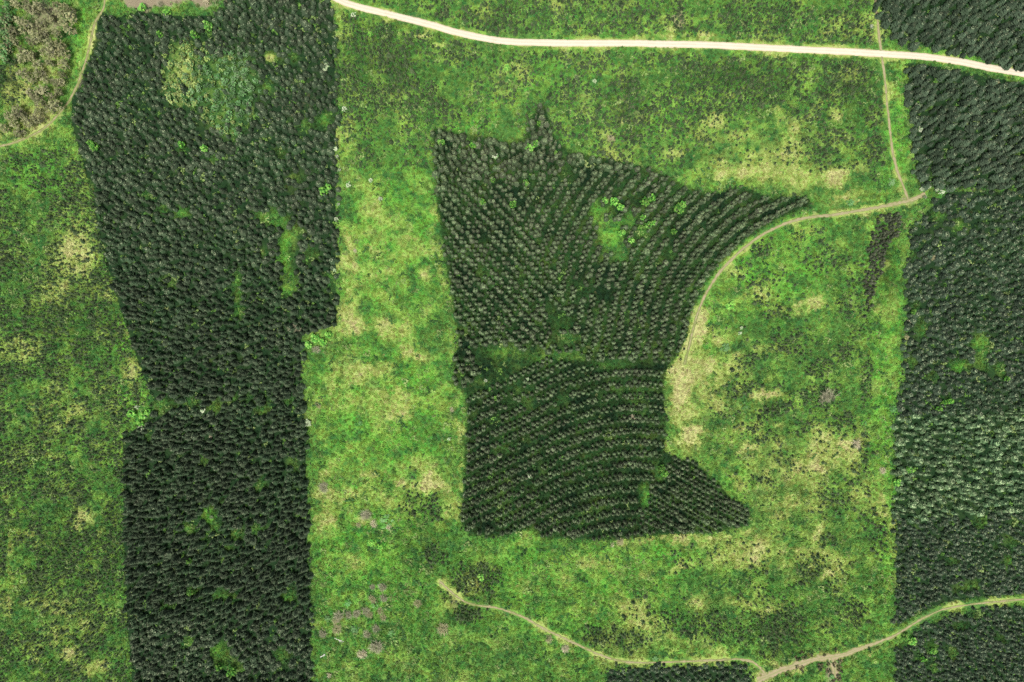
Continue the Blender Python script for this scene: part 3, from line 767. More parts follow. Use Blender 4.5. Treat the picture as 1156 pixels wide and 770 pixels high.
order = np.argsort(pri); chb = np.zeros(len(qb), bool); chb[order[:min(300, len(qU))]] = True
grow_stand("planted_block", qb, 4.2, meB, "young_conifer", "tree", "largest conifers at the top of the central planted block", "pale-tipped young conifer",
           [(492, 160, "at the top left corner of the central planted block"), (530, 165, "on the upper edge of the central planted block"), (559, 190, "around the white-flowered tree in the central planted block"),
            (608, 130, "on the narrow spur sticking up from the central planted block"), (600, 190, "at the foot of the spur in the central planted block"), (650, 195, "right of the spur in the central planted block"),
            (700, 200, "above the bright clearing in the central planted block"), (500, 200, "beside the two lime bushes at the planted block's left edge"), (740, 210, "by the bright leafy bushes in the planted block's top right")],
           chb, sb, "planted_rows", "young pale-tipped conifers standing in curved planted rows", 2)

# --- right-hand forest
q1, q2 = jitter_grid(PC1, 8.3, .42, 21, ang=70), jitter_grid(PC2, 8.3, .42, 22, ang=78)
qt = np.concatenate([q1, q2])
meT = protos("tall_conifer", lambda k: conifer(5.0, 1.5, 8, 8, 1.7, 70 + k, .36, .35, .15), ["needles_tall", "bark_dark", "lit_tops_grey"], 5)
cht = INFRAME(qt)
if cht.sum() > 330:
    idx = np.nonzero(cht & (qt[:, 1] < 75) & poly_mask(PC1, qt[:, 0], qt[:, 1]))[0]
    cht[idx[np.argsort(qt[idx, 1])[:cht.sum() - 320]]] = False
grow_stand("tall_stand", qt, 5.0, meT, "tall_conifer", "tree", "tall conifers beside the sand road at the top right", "tall dark green conifer",
           [(1030, 35, "above the sand road, near the side track junction"), (1090, 45, "directly above the sand road in the upper right stand"), (1140, 55, "above the sand road by the right edge"),
            (1050, 85, "just below the sand road beside the side track verge"), (1110, 95, "just below the sand road in the upper right stand"), (1040, 140, "on the left edge of the upper right stand"),
            (1095, 140, "in the middle of the upper right stand"), (1145, 150, "in the upper right stand by the right edge of the photo"), (1050, 195, "near the white bushes below the upper right stand"), (1120, 200, "at the lower end of the upper right stand")],
           cht, np.ones(len(qt)), "tall_conifer_stand", "tall dark conifers of the upper right stand continuing beyond the road", 3)

q3 = jitter_grid(PC3, 7.0, .42, 23, CLEAR_C, 1.0, ang=93)
q3 = q3[~((q3[:, 1] < 265) & (rng.random(len(q3)) < .3))]
q5 = np.concatenate([jitter_grid(PC5, 5.6, .43, 24, CLEAR_C, 1, ang=86), jitter_grid(PC6, 5.9, .43, 25, CLEAR_C, 1, ang=80), jitter_grid(PD, 6.2, .43, 26)])
meC = protos("forest_conifer", lambda k: conifer(3.1, 1.32, 6, 8, 1.6, 90 + k, .40, .35, .12), ["needles_fine", "bark_dark", "lit_tops_grey"], 5)
qc = np.concatenate([q3, q5]); sc = np.concatenate([np.ones(len(q3)), np.full(len(q5), .8)])
order = np.argsort(np.where(np.concatenate([INFRAME(q3), np.zeros(len(q5), bool)]), qc[:, 0], 1e9))
chc = np.zeros(len(qc), bool); chc[order[:300]] = True
grow_stand("forest_stand", qc, 3.1, meC, "forest_conifer", "tree", "conifers along the left side of the right-hand forest", "grey-green conifer",
           [(1050, 240, "by the brushy gap at the top of the right-hand forest"), (1030, 275, "on the left edge of the right-hand forest's upper part"), (1060, 300, "well inside the right-hand forest's upper part"), (1030, 325, "on the right-hand forest's edge facing the dark strip"),
            (1060, 350, "above the grassy opening in the right-hand forest"), (1045, 372, "around the grassy opening at the right-hand forest's edge"), (1080, 412, "by the longest bright gap in the right-hand forest"), (1030, 410, "left of the bright gaps in the right-hand forest"),
            (1040, 450, "just above the pale blue-green stand"), (1075, 455, "above the pale blue-green stand, away from the edge")],
           chc, sc, "fine_conifer_stand", "dense fine conifers covering the rest of the right-hand forest", 4)

q4 = jitter_grid(PC4, 8.2, .38, 27, ang=95)
meP = protos("pale_conifer", lambda k: conifer(3.8, 1.3, 7, 8, 1.5, 120 + k, .5, .32, .15, 3), ["needles_pale", "bark_dark", "lit_shoots_green"], 5)
ch4 = INFRAME(q4)
if ch4.sum() > 325:
    idx = np.nonzero(ch4)[0]; ch4[idx[np.argsort(-q4[idx, 0])[:ch4.sum() - 320]]] = False
grow_stand("pale_stand", q4, 3.8, meP, "pale_conifer", "tree", "pale blue-green conifers in the right-hand forest", "pale blue-green conifer",
           [(1018, 490, "at the upper left corner of the pale stand"), (1018, 530, "on the left edge of the pale stand facing the meadow"), (1018, 575, "at the lower left corner of the pale stand"), (1060, 480, "along the top of the pale stand"), (1110, 475, "along the top of the pale stand, further right"),
            (1065, 525, "in the middle of the pale stand"), (1115, 525, "right of the middle of the pale stand"), (1070, 575, "along the bottom of the pale stand"), (1120, 565, "at the bottom of the pale stand, further right"), (1150, 515, "in the pale stand by the right edge")],
           ch4, np.ones(len(q4)), "pale_conifer_stand", "pale conifers of the blue-green stand continuing to the right", 5)

# --- dark brown strip of small conifers
qe = jitter_grid(PE, 3.7, .42, 28, ragged=.45, ang=40)
qe = qe[rng.random(len(qe)) < .55 + .45 * sample(nB, qe[:, 0], qe[:, 1]) * 1.3]
meE = protos("small_dark_conifer", lambda k: conifer(2.6, .85, 5, 7, 1.2, 150 + k, .4), ["needles_brown", "bark_dark", "shoots_dark"], 4)
grow_stand("dark_strip", qe, 2.4, meE, "small_dark_conifer", "tree", "small conifers in the dark strip below the track junction", "small brownish conifer",
           [(1010, 248, "at the broad top of the dark strip below the track junction"), (1000, 280, "in the middle of the dark strip below the track junction"), (986, 320, "in the narrow tail of the dark strip"), (984, 352, "at the lower tip of the dark strip")],
           np.ones(len(qe), bool), np.ones(len(qe)), seed=6)

# --- saplings in the open ground
SAP = [(430, 50, 30, 20, .8), (390, 85, 22, 18, 1), (440, 75, 25, 20, .9), (440, 105, 50, 25, .9), (492, 120, 16, 12, 1), (470, 40, 20, 8, 1), (520, 60, 30, 12, .6), (455, 150, 20, 16, .4), (715, 95, 12, 22, 1), (700, 135, 12, 12, 1), (712, 155, 20, 8, .9), (800, 78, 40, 14, .9), (850, 92, 30, 12, 1), (955, 88, 30, 25, .9),
       (930, 170, 20, 20, .8), (760, 130, 40, 30, .6), (985, 170, 12, 30, .7), (640, 110, 40, 30, .4), (580, 90, 40, 24, .35), (600, 20, 80, 20, .6), (700, 20, 50, 16, .7), (860, 18, 60, 18, .8), (950, 25, 26, 20, .8), (766, 12, 7, 25, 1), (500, 8, 6, 12, 1), (800, 110, 60, 30, .6), (880, 105, 40, 20, .7),
       (880, 352, 18, 7, .9), (840, 440, 30, 10, .7), (880, 462, 44, 8, 1, -32), (930, 412, 16, 9, 1), (955, 395, 8, 16, 1), (860, 280, 16, 10, .7), (955, 345, 12, 16, .6), (975, 430, 8, 30, .5), (905, 482, 18, 8, .7), (865, 495, 16, 7, .6), (930, 290, 30, 16, .4), (840, 410, 20, 10, .5), (930, 450, 20, 14, .6), (820, 470, 12, 10, .5), (900, 390, 30, 14, .5), (870, 540, 24, 10, .5), (950, 470, 14, 20, .4),
       (915, 642, 20, 14, 1), (880, 705, 30, 22, .8), (868, 738, 14, 10, 1), (935, 612, 14, 9, .9), (990, 600, 14, 30, .35), (800, 705, 50, 18, .45), (960, 690, 20, 12, .7), (490, 575, 10, 18, .8), (490, 627, 15, 13, 1), (540, 655, 26, 18, 1), (530, 690, 16, 13, 1), (506, 672, 10, 7, .9), (675, 718, 16, 11, 1), (710, 722, 26, 12, .7), (470, 560, 20, 30, .3),
       (15, 95, 18, 24, 1.2), (5, 30, 8, 24, .9), (970, 520, 16, 20, .3), (890, 520, 20, 12, .4), (760, 700, 30, 14, .3), (940, 560, 30, 20, .35)]
LEFT = poly_mask([(-80, 185), (60, 168), (88, 170), (105, 225), (125, 330), (148, 400), (168, 450), (135, 485), (136, 600), (148, 850), (-80, 850)], GX, GY)
sap = np.clip(ell(SAP, .7) * 1.5, 0, 1.2) * np.clip(nB * 2.6 - .45, 0.05, 1)
sap = np.maximum(sap, np.where(LEFT, np.clip((nB * .8 + nC * .25 + nA * .3 - .53) * 4.2, 0.02, 1), 0))
bandN = (GY < 190) & (GX > 385) & (GX < 1000)
sap = np.maximum(sap, np.where(bandN, np.clip((nB * .8 + nA * .3 - .46) * 2.6, .02, .7), 0))
cenR = poly_mask([(800, 340), (860, 265), (975, 245), (985, 400), (985, 740), (860, 740), (700, 700), (760, 620), (860, 600), (800, 500)], GX, GY)
sap = np.maximum(sap, np.where(cenR, np.clip((nB * .8 + nA * .3 - .54) * 1.8, .01, .35), 0))
sap = np.clip(sap * 1.5, 0, 1) * np.clip(1.1 - dry * 1.1, 0, 1)
sap = np.maximum(sap, np.clip(wsoft * 1.2, 0, .3) * (nB > .45))
sap[wood | poly_mask(PE, GX, GY) | woodF] = 0
for L, w in ((ROAD, 9), (TRACK_N, 4), (TRACK_C, 4.5), (TRACK_SE, 5), (TRACK_S, 4), (TRACK_W, 4)): sap[line_dist(L, GX, GY) < w] = 0
qs = jitter_grid([(-60, -40), (1200, -40), (1200, 810), (-60, 810)], 2.75, .42, 31)
qs = qs[rng.random(len(qs)) < sample(sap, qs[:, 0], qs[:, 1])]
meS = protos("conifer_sapling", lambda k: conifer(1.5, .58, 3, 6, 1.0, 170 + k, .55, .25, .1, 1), ["needles_sapling", "bark_dark", "lit_shoots_sapling"], 5)
SAPM = [(390, 85, 16, "in the dark patch right of the left stand's top"), (430, 62, 14, "in the dark strip below the bend of the sand road"), (492, 120, 16, "in the dark clump above the planted block's top left corner"), (716, 98, 14, "in the dark column under the middle of the sand road"),
        (706, 142, 16, "in the dark clump above the planted block, below the dark column"), (955, 395, 12, "in the dark clump below the tail of the dark strip"), (915, 642, 14, "in the dark clump in the lower right meadow"), (490, 627, 13, "in the dark clump above the start of the meadow path"),
        (540, 655, 20, "around the lime bush beside the meadow path"), (530, 690, 14, "in the dark clump below the meadow path's bend"), (675, 718, 13, "in the dark clump beside the lower meadow path"), (868, 738, 13, "in the dark clump above the lower right track")]
chs = np.zeros(len(qs), bool)
for cx, cy, rr, _ in SAPM: chs |= (qs[:, 0] - cx) ** 2 + (qs[:, 1] - cy) ** 2 < (rr * .8) ** 2
ix = np.nonzero(chs)[0]
if len(ix) > 300: chs[rng.permutation(ix)[300:]] = False
ssc = np.where(chs, 1.2, np.clip(rng.lognormal(-.05, .28, len(qs)), .5, 1.7))
grow_stand("saplings", qs, 1.3, meS, "conifer_sapling", "sapling", "larger saplings in the dark clumps of the open ground", "small dark conifer sapling",
           [(a, b_, c_) for a, b_, _, c_ in SAPM], chs, ssc, "sapling_growth", "countless dark conifer saplings dotted over the open grassland", 7)

# ------------------------------------------------------------------ leafy trees and bushes
def bush_set(name, H, Rx, clumps, leaves, size, mats, n, seed, trunk=True, flat=.5):
    """(crown mesh, trunk mesh) pairs"""
    out = []
    for k in range(n):
        V, F, I = [], [], []
        leaf_crown(V, F, I, H, Rx, H * (1 - flat) , H * flat, clumps, leaves, size, seed + k, 0, 1 if len(mats) > 2 else None)
        cm = mesh("crown", V, F, mats[:-1], I)
        V, F, I = [], [], []
        limbs(V, F, I, H, Rx, seed + k, 0)
        out.append((cm, mesh("trunk", V, F, [mats[-1]], I)))
    return out
def plant(name, px, py, H, s, pair, label, cat, group=None, sz=None):
    bx, by = base_of(px, py, H * .6)
    e = bpy.data.objects.new(name, None); COL.objects.link(e)
    e.location = (wx(bx), wy(by), float(gz(bx, by)) - .05); e.rotation_euler = (0, 0, random.uniform(0, 6.28)); e.scale = (s, s, sz or s)
    e.empty_display_size = .3
    tag(e, label, cat, group)
    link("crown", pair[0], e); link("trunk", pair[1], e)
    return e

sage = bush_set("sage", 7.0, 1.9, 34, 9, .34, ["leaves_sage", "leaves_straw", "bark_pale"], 5, 300)
qf = jitter_grid(PF, 12.5, .42, 41)
for i, (px, py) in enumerate(qf[INFRAME(qf)]):
    w = near_label(px, py, [(30, 15, "in the brown upper part of the pale corner grove"), (65, 30, "beside the bright grass verge in the pale corner grove"), (35, 65, "in the middle of the pale corner grove"), (68, 80, "on the pale grove's right edge by the track"),
                            (50, 110, "below the dark sapling patch in the pale grove"), (20, 135, "at the lower end of the pale corner grove by the track")])
    plant("sage_tree", px, py, 7, random.uniform(.75, 1.15), sage[i % 5], "pale sage-green slender tree " + w, "tree", "pale trees in the top left corner")
for px, py in qf[~INFRAME(qf)]:
    pass

gsm = bush_set("corner", 6.0, 1.5, 30, 8, .32, ["leaves_green", "leaves_sage", "bark_dark"], 3, 340)
qg = jitter_grid(PG, 8, .3, 42)
for i, (px, py) in enumerate(qg[INFRAME(qg)]):
    plant("dark_leafy_tree", px, py, 6, random.uniform(.8, 1.1), gsm[i % 3], "dark green leafy tree in the topmost left corner beside pale grove", "tree", "dark leafy trees in the extreme top left corner")

yel = bush_set("yellow", 2.4, .9, 26, 9, .19, ["leaves_yellow", "leaves_green", "bark_dark"], 4, 360)
qo = jitter_grid([(150, 20), (320, 20), (320, 190), (150, 190)], 5.6, .42, 43)
qo = qo[rng.random(len(qo)) < np.clip(sample(open_f, qo[:, 0], qo[:, 1]) * 1.6 - .35, 0, .75)]
isy = (qo[:, 0] + rng.normal(0, 14, len(qo)) + (sample(nC, qo[:, 0], qo[:, 1]) - .5) * 40 - np.clip(qo[:, 1] - 110, 0, 60) * .7) < 229
qy = qo[isy]
for i, (px, py) in enumerate(qy):
    w = near_label(px, py, [(210, 55, "at the top of the pale gap in the left dark stand"), (195, 85, "on the left side of the pale gap in the dark stand"), (225, 85, "in the middle of the pale gap, next to green bushes"), (205, 112, "at the lower end of the yellow bushes in the gap")])
    plant("yellow_bush", px, py, 2.4, random.uniform(.7, 1.2), yel[i % 4], "yellow-green bush " + w, "bush", "yellow-green bushes in the gap of the left stand")
grn = bush_set("green", 2.8, 1.0, 28, 9, .2, ["leaves_green", "leaves_bluegreen", "bark_dark"], 4, 380)
qy = qo[~isy]
for i, (px, py) in enumerate(qy):
    w = near_label(px, py, [(250, 68, "at the top of the green grove in the left dark stand"), (278, 75, "at the upper right of the green grove in the dark stand"), (235, 95, "next to the yellow bushes in the dark stand's gap"), (275, 110, "on the right side of the green grove in the dark stand"), (250, 120, "in the middle of the green grove in the dark stand"), (258, 148, "at the lower tip of the green grove in the dark stand")])
    plant("green_broadleaf", px, py, 2.8, random.uniform(.55, 1.15), grn[i % 4], "green leafy tree " + w, "tree", "green leafy trees in the gap of the left stand")

brt = bush_set("bright", 2.8, 1.0, 40, 9, .21, ["leaves_bright", "leaves_lime", "bark_dark"], 4, 400, flat=.5)
BRIGHT = [  # px, py, diameter px, place
    (108, 166, 10, "standing out near the upper left edge of the dark stand"), (103, 162, 6, "left of the brightest bush at the dark stand's upper left"), (231, 168, 8, "inside the dark stand below the green grove"), (206, 164, 7, "inside the dark stand, left of another bright bush"), (365, 216, 10, "on the dark stand's right edge beside white bushes"), (371, 211, 7, "touching the white bushes on the dark stand's right edge"),
    (182, 40, 7, "alone near the top of the dark stand"), (236, 30, 10, "under the bare brown ground above the dark stand"), (188, 14, 9, "on the upper edge of the dark stand"), (160, 8, 9, "where the brown ground meets the dark stand's top"), (220, 40, 8, "above the yellow bushes in the dark stand"),
    (693, 228, 9, "above the clearing in the planted block"), (700, 234, 8, "above the clearing, right of its twin"), (683, 226, 7, "at the clearing's upper left in the planted block"), (728, 228, 10, "right of the clearing in the planted block"), (736, 224, 8, "further right of the planted block's clearing"), (766, 236, 12, "large and vivid near the planted block's right part"), (771, 231, 8, "touching the vivid large bush in the planted block"),
    (724, 258, 8, "below right of the planted block's clearing"), (731, 255, 8, "second below right of the planted block's clearing"), (737, 252, 6, "third in the short line right of the clearing"), (701, 263, 8, "in the clearing of the planted block"), (712, 272, 7, "in the lower clearing of the planted block"), (725, 246, 6, "between the clearing and the short line of bushes"), (760, 262, 7, "below the vivid large bush in the planted block"),
    (556, 203, 7, "below the white-flowered tree in the planted block"), (598, 168, 10, "at the foot of the planted block's spur"), (604, 163, 7, "on the planted block's spur, low down"), (534, 164, 8, "on the upper edge of the planted block"), (498, 161, 8, "near the top left corner of the planted block"), (610, 140, 7, "half way up the planted block's spur"), (579, 231, 8, "deep in the upper planted block"), (545, 228, 7, "in the upper left of the planted block"), (594, 206, 7, "between the spur and the middle of the planted block"), (750, 535, 8, "in the gap beside the lower triangle of rows"), (747, 528, 7, "at the top of the gap beside the lower triangle"),
    (1030, 724, 10, "where the lower right track enters the forest"), (1022, 719, 8, "on the meadow side of the forest track entrance"), (1053, 735, 7, "below the forest track in the lower right stand"), (1042, 744, 6, "lower left of another bright bush in the lower right stand"), (1067, 456, 8, "above the pale stand in the right-hand forest"), (1075, 453, 7, "above the pale stand, right of its twin"), (1062, 462, 7, "touching the top of the pale stand"), (1028, 531, 8, "at the left edge of the pale stand"), (1014, 545, 9, "on the meadow edge of the pale stand"), (1033, 352, 6, "on the right-hand forest's edge"), (1138, 428, 6, "deep in the right-hand forest"),
    (355, 382, 10, "at the corner where the dark stand steps back"), (364, 386, 9, "just right of the corner where the dark stand steps back"), (347, 390, 8, "below the corner where the dark stand steps back"), (370, 378, 8, "at the top of the dark stand's step corner"), (148, 467, 9, "beside the notch in the dark stand's left edge"), (160, 470, 8, "in the notch of the dark stand's left edge"), (157, 478, 8, "at the lower side of the notch in the dark stand"), (166, 465, 7, "deep in the notch of the dark stand"), (262, 757, 9, "in the larger grassy gap at the dark stand's foot"), (248, 752, 8, "in the lower left grassy gap at the stand's foot"), (217, 668, 7, "in a small gap of the lower dark stand"), (215, 632, 6, "among dark conifers below the big grassy hole"), (140, 672, 6, "on the lower left edge of the dark stand")]
for i, (px, py, dm, w) in enumerate(BRIGHT):
    plant("bright_bush", px, py, 2.5, dm * S / 2 / 1.05, brt[i % 4], "bright green leafy bush " + w, "bush", sz=1.55 if poly_mask(PB, px, py) or poly_mask(PA, px, py) else .9)

lime = bush_set("lime", 1.5, .9, 34, 8, .2, ["leaves_lime", "leaves_bright", "bark_dark"], 3, 430)
for i, (px, py, dm, w) in enumerate([(543, 652, 9, "alone among dark saplings near the meadow path"), (498, 189, 6, "on the planted block's left edge, upper of two"), (492, 198, 6, "on the planted block's left edge, lower of two"), (398, 655, 6, "in the meadow above the dead grey shrubs"), (418, 614, 9, "in the meadow below the bare pale soil"), (428, 618, 8, "below the bare pale soil, right of its twin"), (825, 345, 11, "beside the curved track in the right meadow"), (418, 38, 7, "near the bend of the sand road"), (573, 76, 8, "in the rough grass below the sand road")]):
    plant("lime_bush", px, py, 1.5, dm * S / 2 / .95, lime[i % 3], "lime yellow-green bush " + w, "bush", sz=1.0)

# white and pale bushes
wht = bush_set("white", 2.4, .8, 32, 8, .18, ["leaves_white", "leaves_green", "bark_pale"], 3, 450)
WHITE = [(378, 167, 5, "on the right edge of the dark stand, upper one"), (382, 191, 4, "on the dark stand's right edge, below the first"), (380, 176, 4, "on the dark stand's right edge, between two others"), (379, 247, 5, "on the dark stand's right edge at mid height"), (381, 230, 4, "on the dark stand's right edge, just above another"), (368, 73, 6, "near the dark stand's upper right edge"), (366, 78, 5, "touching the one near the dark stand's upper right"), (377, 305, 4, "where the dark stand meets the tan meadow patch"),
         (559, 175, 7, "alone inside the upper planted block"), (388, 122, 6, "in the meadow right of the dark stand"), (399, 16, 6, "beside the upper end of the sand road"), (418, 203, 5, "in the green meadow strip, upper right one"), (429, 224, 5, "in the green meadow strip, lower right one"), (393, 208, 6, "in the green meadow strip close to the dark stand"), (671, 91, 5, "in the rough grass under the sand road"), (346, 478, 9, "round and solitary at the lower dark stand's right edge"),
         (507, 496, 4, "left of the planted block's lower half"), (1043, 213, 5, "beside the track junction, leftmost of the row"), (1050, 210, 5, "second in the row beside the track junction"), (1065, 216, 6, "last in the row below the upper right stand"), (1046, 222, 4, "below the row beside the track junction"), (1037, 118, 6, "on the left edge of the upper right stand"), (1041, 145, 6, "on the upper right stand's left edge, lower one"), (1060, 214, 4, "third in the row below the upper right stand"), (985, 29, 5, "beside the side track above the sand road"), (154, 460, 5, "in the notch of the dark stand's left edge"), (162, 471, 4, "in the notch, just right of a larger pale bush"), (158, 484, 8, "below the notch of the dark stand's left edge"), (228, 463, 6, "on the right of the green gap in the dark stand"), (238, 584, 4, "in the big grassy hole of the lower dark stand"),
         (838, 370, 4, "in the right meadow beside straw patches"), (836, 376, 4, "just below its twin in the right meadow"), (1098, 92, 6, "inside the upper right stand near the road"), (1125, 92, 6, "inside the upper right stand, right of another"), (525, 559, 5, "on the left edge of the lower planted block"), (598, 538, 5, "between the lower planted rows"), (542, 375, 4, "in the planted block above the grassy band"), (595, 428, 4, "in the planted block below the grassy band"), (548, 430, 4, "near the rounded clump of the planted block"), (240, 238, 4, "deep inside the dark stand")]
for i, (px, py, dm, w) in enumerate(WHITE):
    plant("white_bush", px, py, 2.2, dm * S / 2 / .85, wht[i % 3], "whitish flowering bush " + w, "bush", sz=.75)

# bare grey shrubs
def dead(name, mats, n, seed, Rx=1.6, H=1.9, twigs=36):
    out = []
    for k in range(n):
        V, F, I = [], [], []
        bare_twigs(V, F, I, Rx, H, seed + k, 0, twigs)
        out.append(mesh(name, V, F, mats, I))
    return out
dg, dw, dt = dead("bare_shrub", ["twigs_grey"], 4, 500), dead("bleached_shrub", ["twigs_white"], 2, 520), dead("tan_shrub", ["twigs_tan"], 3, 540)
DEAD = [("g", 431, 664, 11, "uppermost of the meadow's grey shrub cluster"), ("g", 420, 664, 8, "left neighbour of the uppermost grey shrub"), ("t", 420, 678, 9, "below the uppermost pair, on the left"), ("g", 433, 676, 11, "below the uppermost pair, on the right"), ("g", 393, 695, 9, "left of the wide middle row of grey shrubs"), ("g", 402, 694, 10, "in the middle row of grey shrubs, first from left"), ("g", 412, 691, 11, "in the middle row of grey shrubs, second from left"), ("t", 417, 695, 9, "in the middle row of grey shrubs, third from left"), ("t", 429, 691, 8, "upper of the pair right of the middle row"), ("t", 432, 698, 8, "lower of the pair right of the middle row"),
        ("g", 382, 697, 11, "at the left end of the grey shrub cluster"), ("t", 378, 702, 8, "below the left end of the grey shrub cluster"), ("g", 424, 711, 10, "below the middle row of grey shrubs"), ("g", 414, 717, 11, "below the middle row, further left"), ("t", 380, 712, 10, "just above the fallen white trunk"), ("g", 364, 716, 12, "close to the dark stand, left of the fallen white trunk"), ("g", 424, 732, 14, "broad and faint below the grey shrub cluster"), ("t", 471, 682, 10, "alone right of the grey shrub cluster"), ("w", 408, 740, 11, "round and pale below the grey shrub cluster"), ("w", 371, 764, 6, "near the bottom edge beside the dark stand"),
        ("g", 365, 551, 13, "on the tan patch beside the lower dark stand"), ("g", 413, 582, 13, "behind the white bare rock patch in the meadow"), ("w", 421, 592, 9, "brightest one on the bare patch of the meadow"), ("w", 438, 596, 9, "right of the dark green gap in the bare patch"), ("t", 404, 594, 6, "left end of the bare patch in the meadow"), ("t", 358, 458, 7, "round one in the green strip by the dark stand"), ("w", 510, 463, 6, "round one left of the planted block's waist"), ("t", 620, 722, 9, "beside the meadow path, left of a pale one"), ("w", 638, 733, 9, "just above the meadow path's lower bend"), ("t", 500, 711, 12, "below the start of the meadow path"),
        ("g", 934, 448, 17, "wide and flat in the right meadow"), ("w", 968, 502, 11, "star-shaped and bright in the right meadow"), ("w", 998, 532, 9, "pinkish and pale near the pale stand"), ("w", 714, 471, 6, "between the lower planted rows, upper one"), ("w", 718, 474, 7, "between the lower planted rows, lower one"), ("t", 700, 612, 9, "under the lower edge of the planted block"), ("w", 692, 616, 5, "left of the tan one under the planted block"), ("g", 329, 370, 10, "at the dark stand's corner, left one"), ("g", 335, 372, 9, "at the dark stand's corner, right one"), ("t", 690, 156, 9, "on a pale bare spot above the planted block"), ("g", 333, 374, 7, "below the pair at the dark stand's corner"), ("g", 356, 395, 10, "below the dark stand's step corner"), ("w", 400, 283, 5, "on the tan patch in the green strip"),
        ("w", 233, 1, 8, "on the bare brown ground at the top"), ("g", 180, 4, 9, "on the left of the bare brown ground at top"), ("t", 1055, 290, 6, "pinkish at the right-hand forest's upper edge"), ("w", 1029, 363, 6, "on the right-hand forest's edge, upper one"), ("t", 1026, 381, 6, "on the right-hand forest's edge, lower one"), ("w", 236, 494, 4, "deep in the dark stand above the grassy hole"), ("t", 1127, 92, 7, "inside the upper right stand near the road")]
KND = {"g": (dg, "bare_shrub", "leafless grey-brown shrub "), "w": (dw, "bleached_shrub", "bleached whitish bare shrub "), "t": (dt, "tan_shrub", "leafless tan shrub ")}
for i, (k, px, py, dm, w) in enumerate(DEAD):
    ms, nm, lead = KND[k]
    s = dm * S / 2 / 1.45
    o = place(ms[i % len(ms)], nm, *base_of(px, py, 1), s, s * .8, random.uniform(0, 6.28), lead + w, "shrub", None)
    o.scale = (s * random.uniform(.8, 1.2), s * random.uniform(.75, 1.1), s * .8)

brn = bush_set("brown", 1.1, .7, 14, 8, .2, ["leaves_brown", "needles_brown", "bark_dark"], 3, 560)
for i, (px, py, dm, w) in enumerate([(901, 744, 6, "leftmost of the three on the lower right track"), (908, 743, 6, "middle of the three on the lower right track"), (916, 740, 5, "right of the three on the lower right track"), (905, 737, 5, "on the upper verge of the lower right track"), (931, 740, 4, "alone in the middle of the lower right track"), (944, 734, 5, "on the upper verge near the spur"), (900, 754, 4, "on the lower verge of the track"), (926, 753, 8, "largest, just left of the brown spur"), (935, 750, 5, "at the top of the brown spur"), (942, 751, 5, "right side of the brown spur's top"), (935, 758, 6, "left side of the brown spur"), (949, 748, 6, "on the right edge of the brown spur, upper"), (949, 757, 7, "on the right edge of the brown spur, middle"), (948, 766, 7, "on the right edge of the brown spur, bottom"), (941, 768, 6, "in the middle of the brown spur's bottom"), (906, 757, 6, "where the track narrows by green bushes"), (888, 762, 4, "near the lower left end of the wide track")]):
    plant("brown_bush", px, py, 1, dm * S / 2 / .75, brn[i % 3], "low dark brown bush " + w, "bush", sz=1)

# dark green roadside bushes
dkg = bush_set("dark", 1.8, 1.0, 36, 8, .22, ["leaves_green", "leaves_bright", "bark_dark"], 3, 580)
for i, (px, py, dm, w) in enumerate([(435, 590, 14, "deep green, between two pale bare shrubs in the meadow"), (369, 699, 7, "left of the grey shrub cluster, by the dark stand"), (392, 682, 8, "above the left part of the grey shrub cluster"), (423, 685, 8, "between the rows of the grey shrub cluster"), (441, 716, 7, "right of the lowest grey shrubs"), (400, 711, 10, "under the middle row of grey shrubs"), (977, 478, 6, "alone in the meadow left of the pale stand"), (1010, 462, 8, "at the meadow corner of the pale stand"), (740, 744, 7, "on the upper side of the meadow path"), (842, 458, 9, "near the straw streak in the right meadow"), (820, 392, 10, "beside the straw patches right of the track"), (865, 222, 4, "above the tip of the planted block"), (826, 203, 5, "in the grass above the planted block's right end"), (962, 228, 8, "above the curved track near the junction"), (1008, 205, 9, "left of the side track's lower end"), (413, 350, 5, "in the green strip beside the dark stand"), (406, 478, 5, "in the green strip's middle"), (940, 765, 6, "beside the brown spur at the bottom edge")]):
    plant("dark_green_bush", px, py, 1.6, dm * S / 2 / 1.05, dkg[i % 3], "dark green leafy bush " + w, "bush", sz=.7)

# fallen bleached trunks at the stand's edge
def fallen(px, py, length, ang, label, seed):
    r = random.Random(seed); V, F, I = [], [], []
    p = Vector((-length / 2, 0, .16)); n = 5
    for k in range(n):
        q = p + Vector((length / n, r.uniform(-.12, .12), r.uniform(-.02, .03)))
        tube(V, F, I, p, q, .2 * (1 - .12 * k), .2 * (1 - .12 * (k + 1)), 0, 7); p = q
    tm = mesh("trunk", V, F, ["wood_white"], I, True)
    e = link("fallen_tree", None); e.location = (wx(px), wy(py), float(gz(px, py))); e.rotation_euler = (0, 0, R(ang))
    tag(e, label, "fallen tree")
    link("trunk", tm, e)
    for k in range(4):
        V, F, I = [], [], []
        o = Vector((length * (.1 + .11 * k), 0, .2)); s = 1 if k % 2 else -1
        tip = o + Vector((length * .12, s * length * .2, .25))
        tube(V, F, I, o, tip, .08, .03, 0, 5); tube(V, F, I, (o + tip) / 2, tip + Vector((.3, -s * .2, .1)), .04, .02, 0, 4)
        link("branch", mesh("branch", V, F, ["wood_white"], I), e)
fallen(382, 723, 3.6, -28, "bleached white fallen trunk with short branches below the grey shrubs", 1)
fallen(364, 741, 2.0, 30, "short bleached fallen trunk lying next to the lower dark stand", 2)

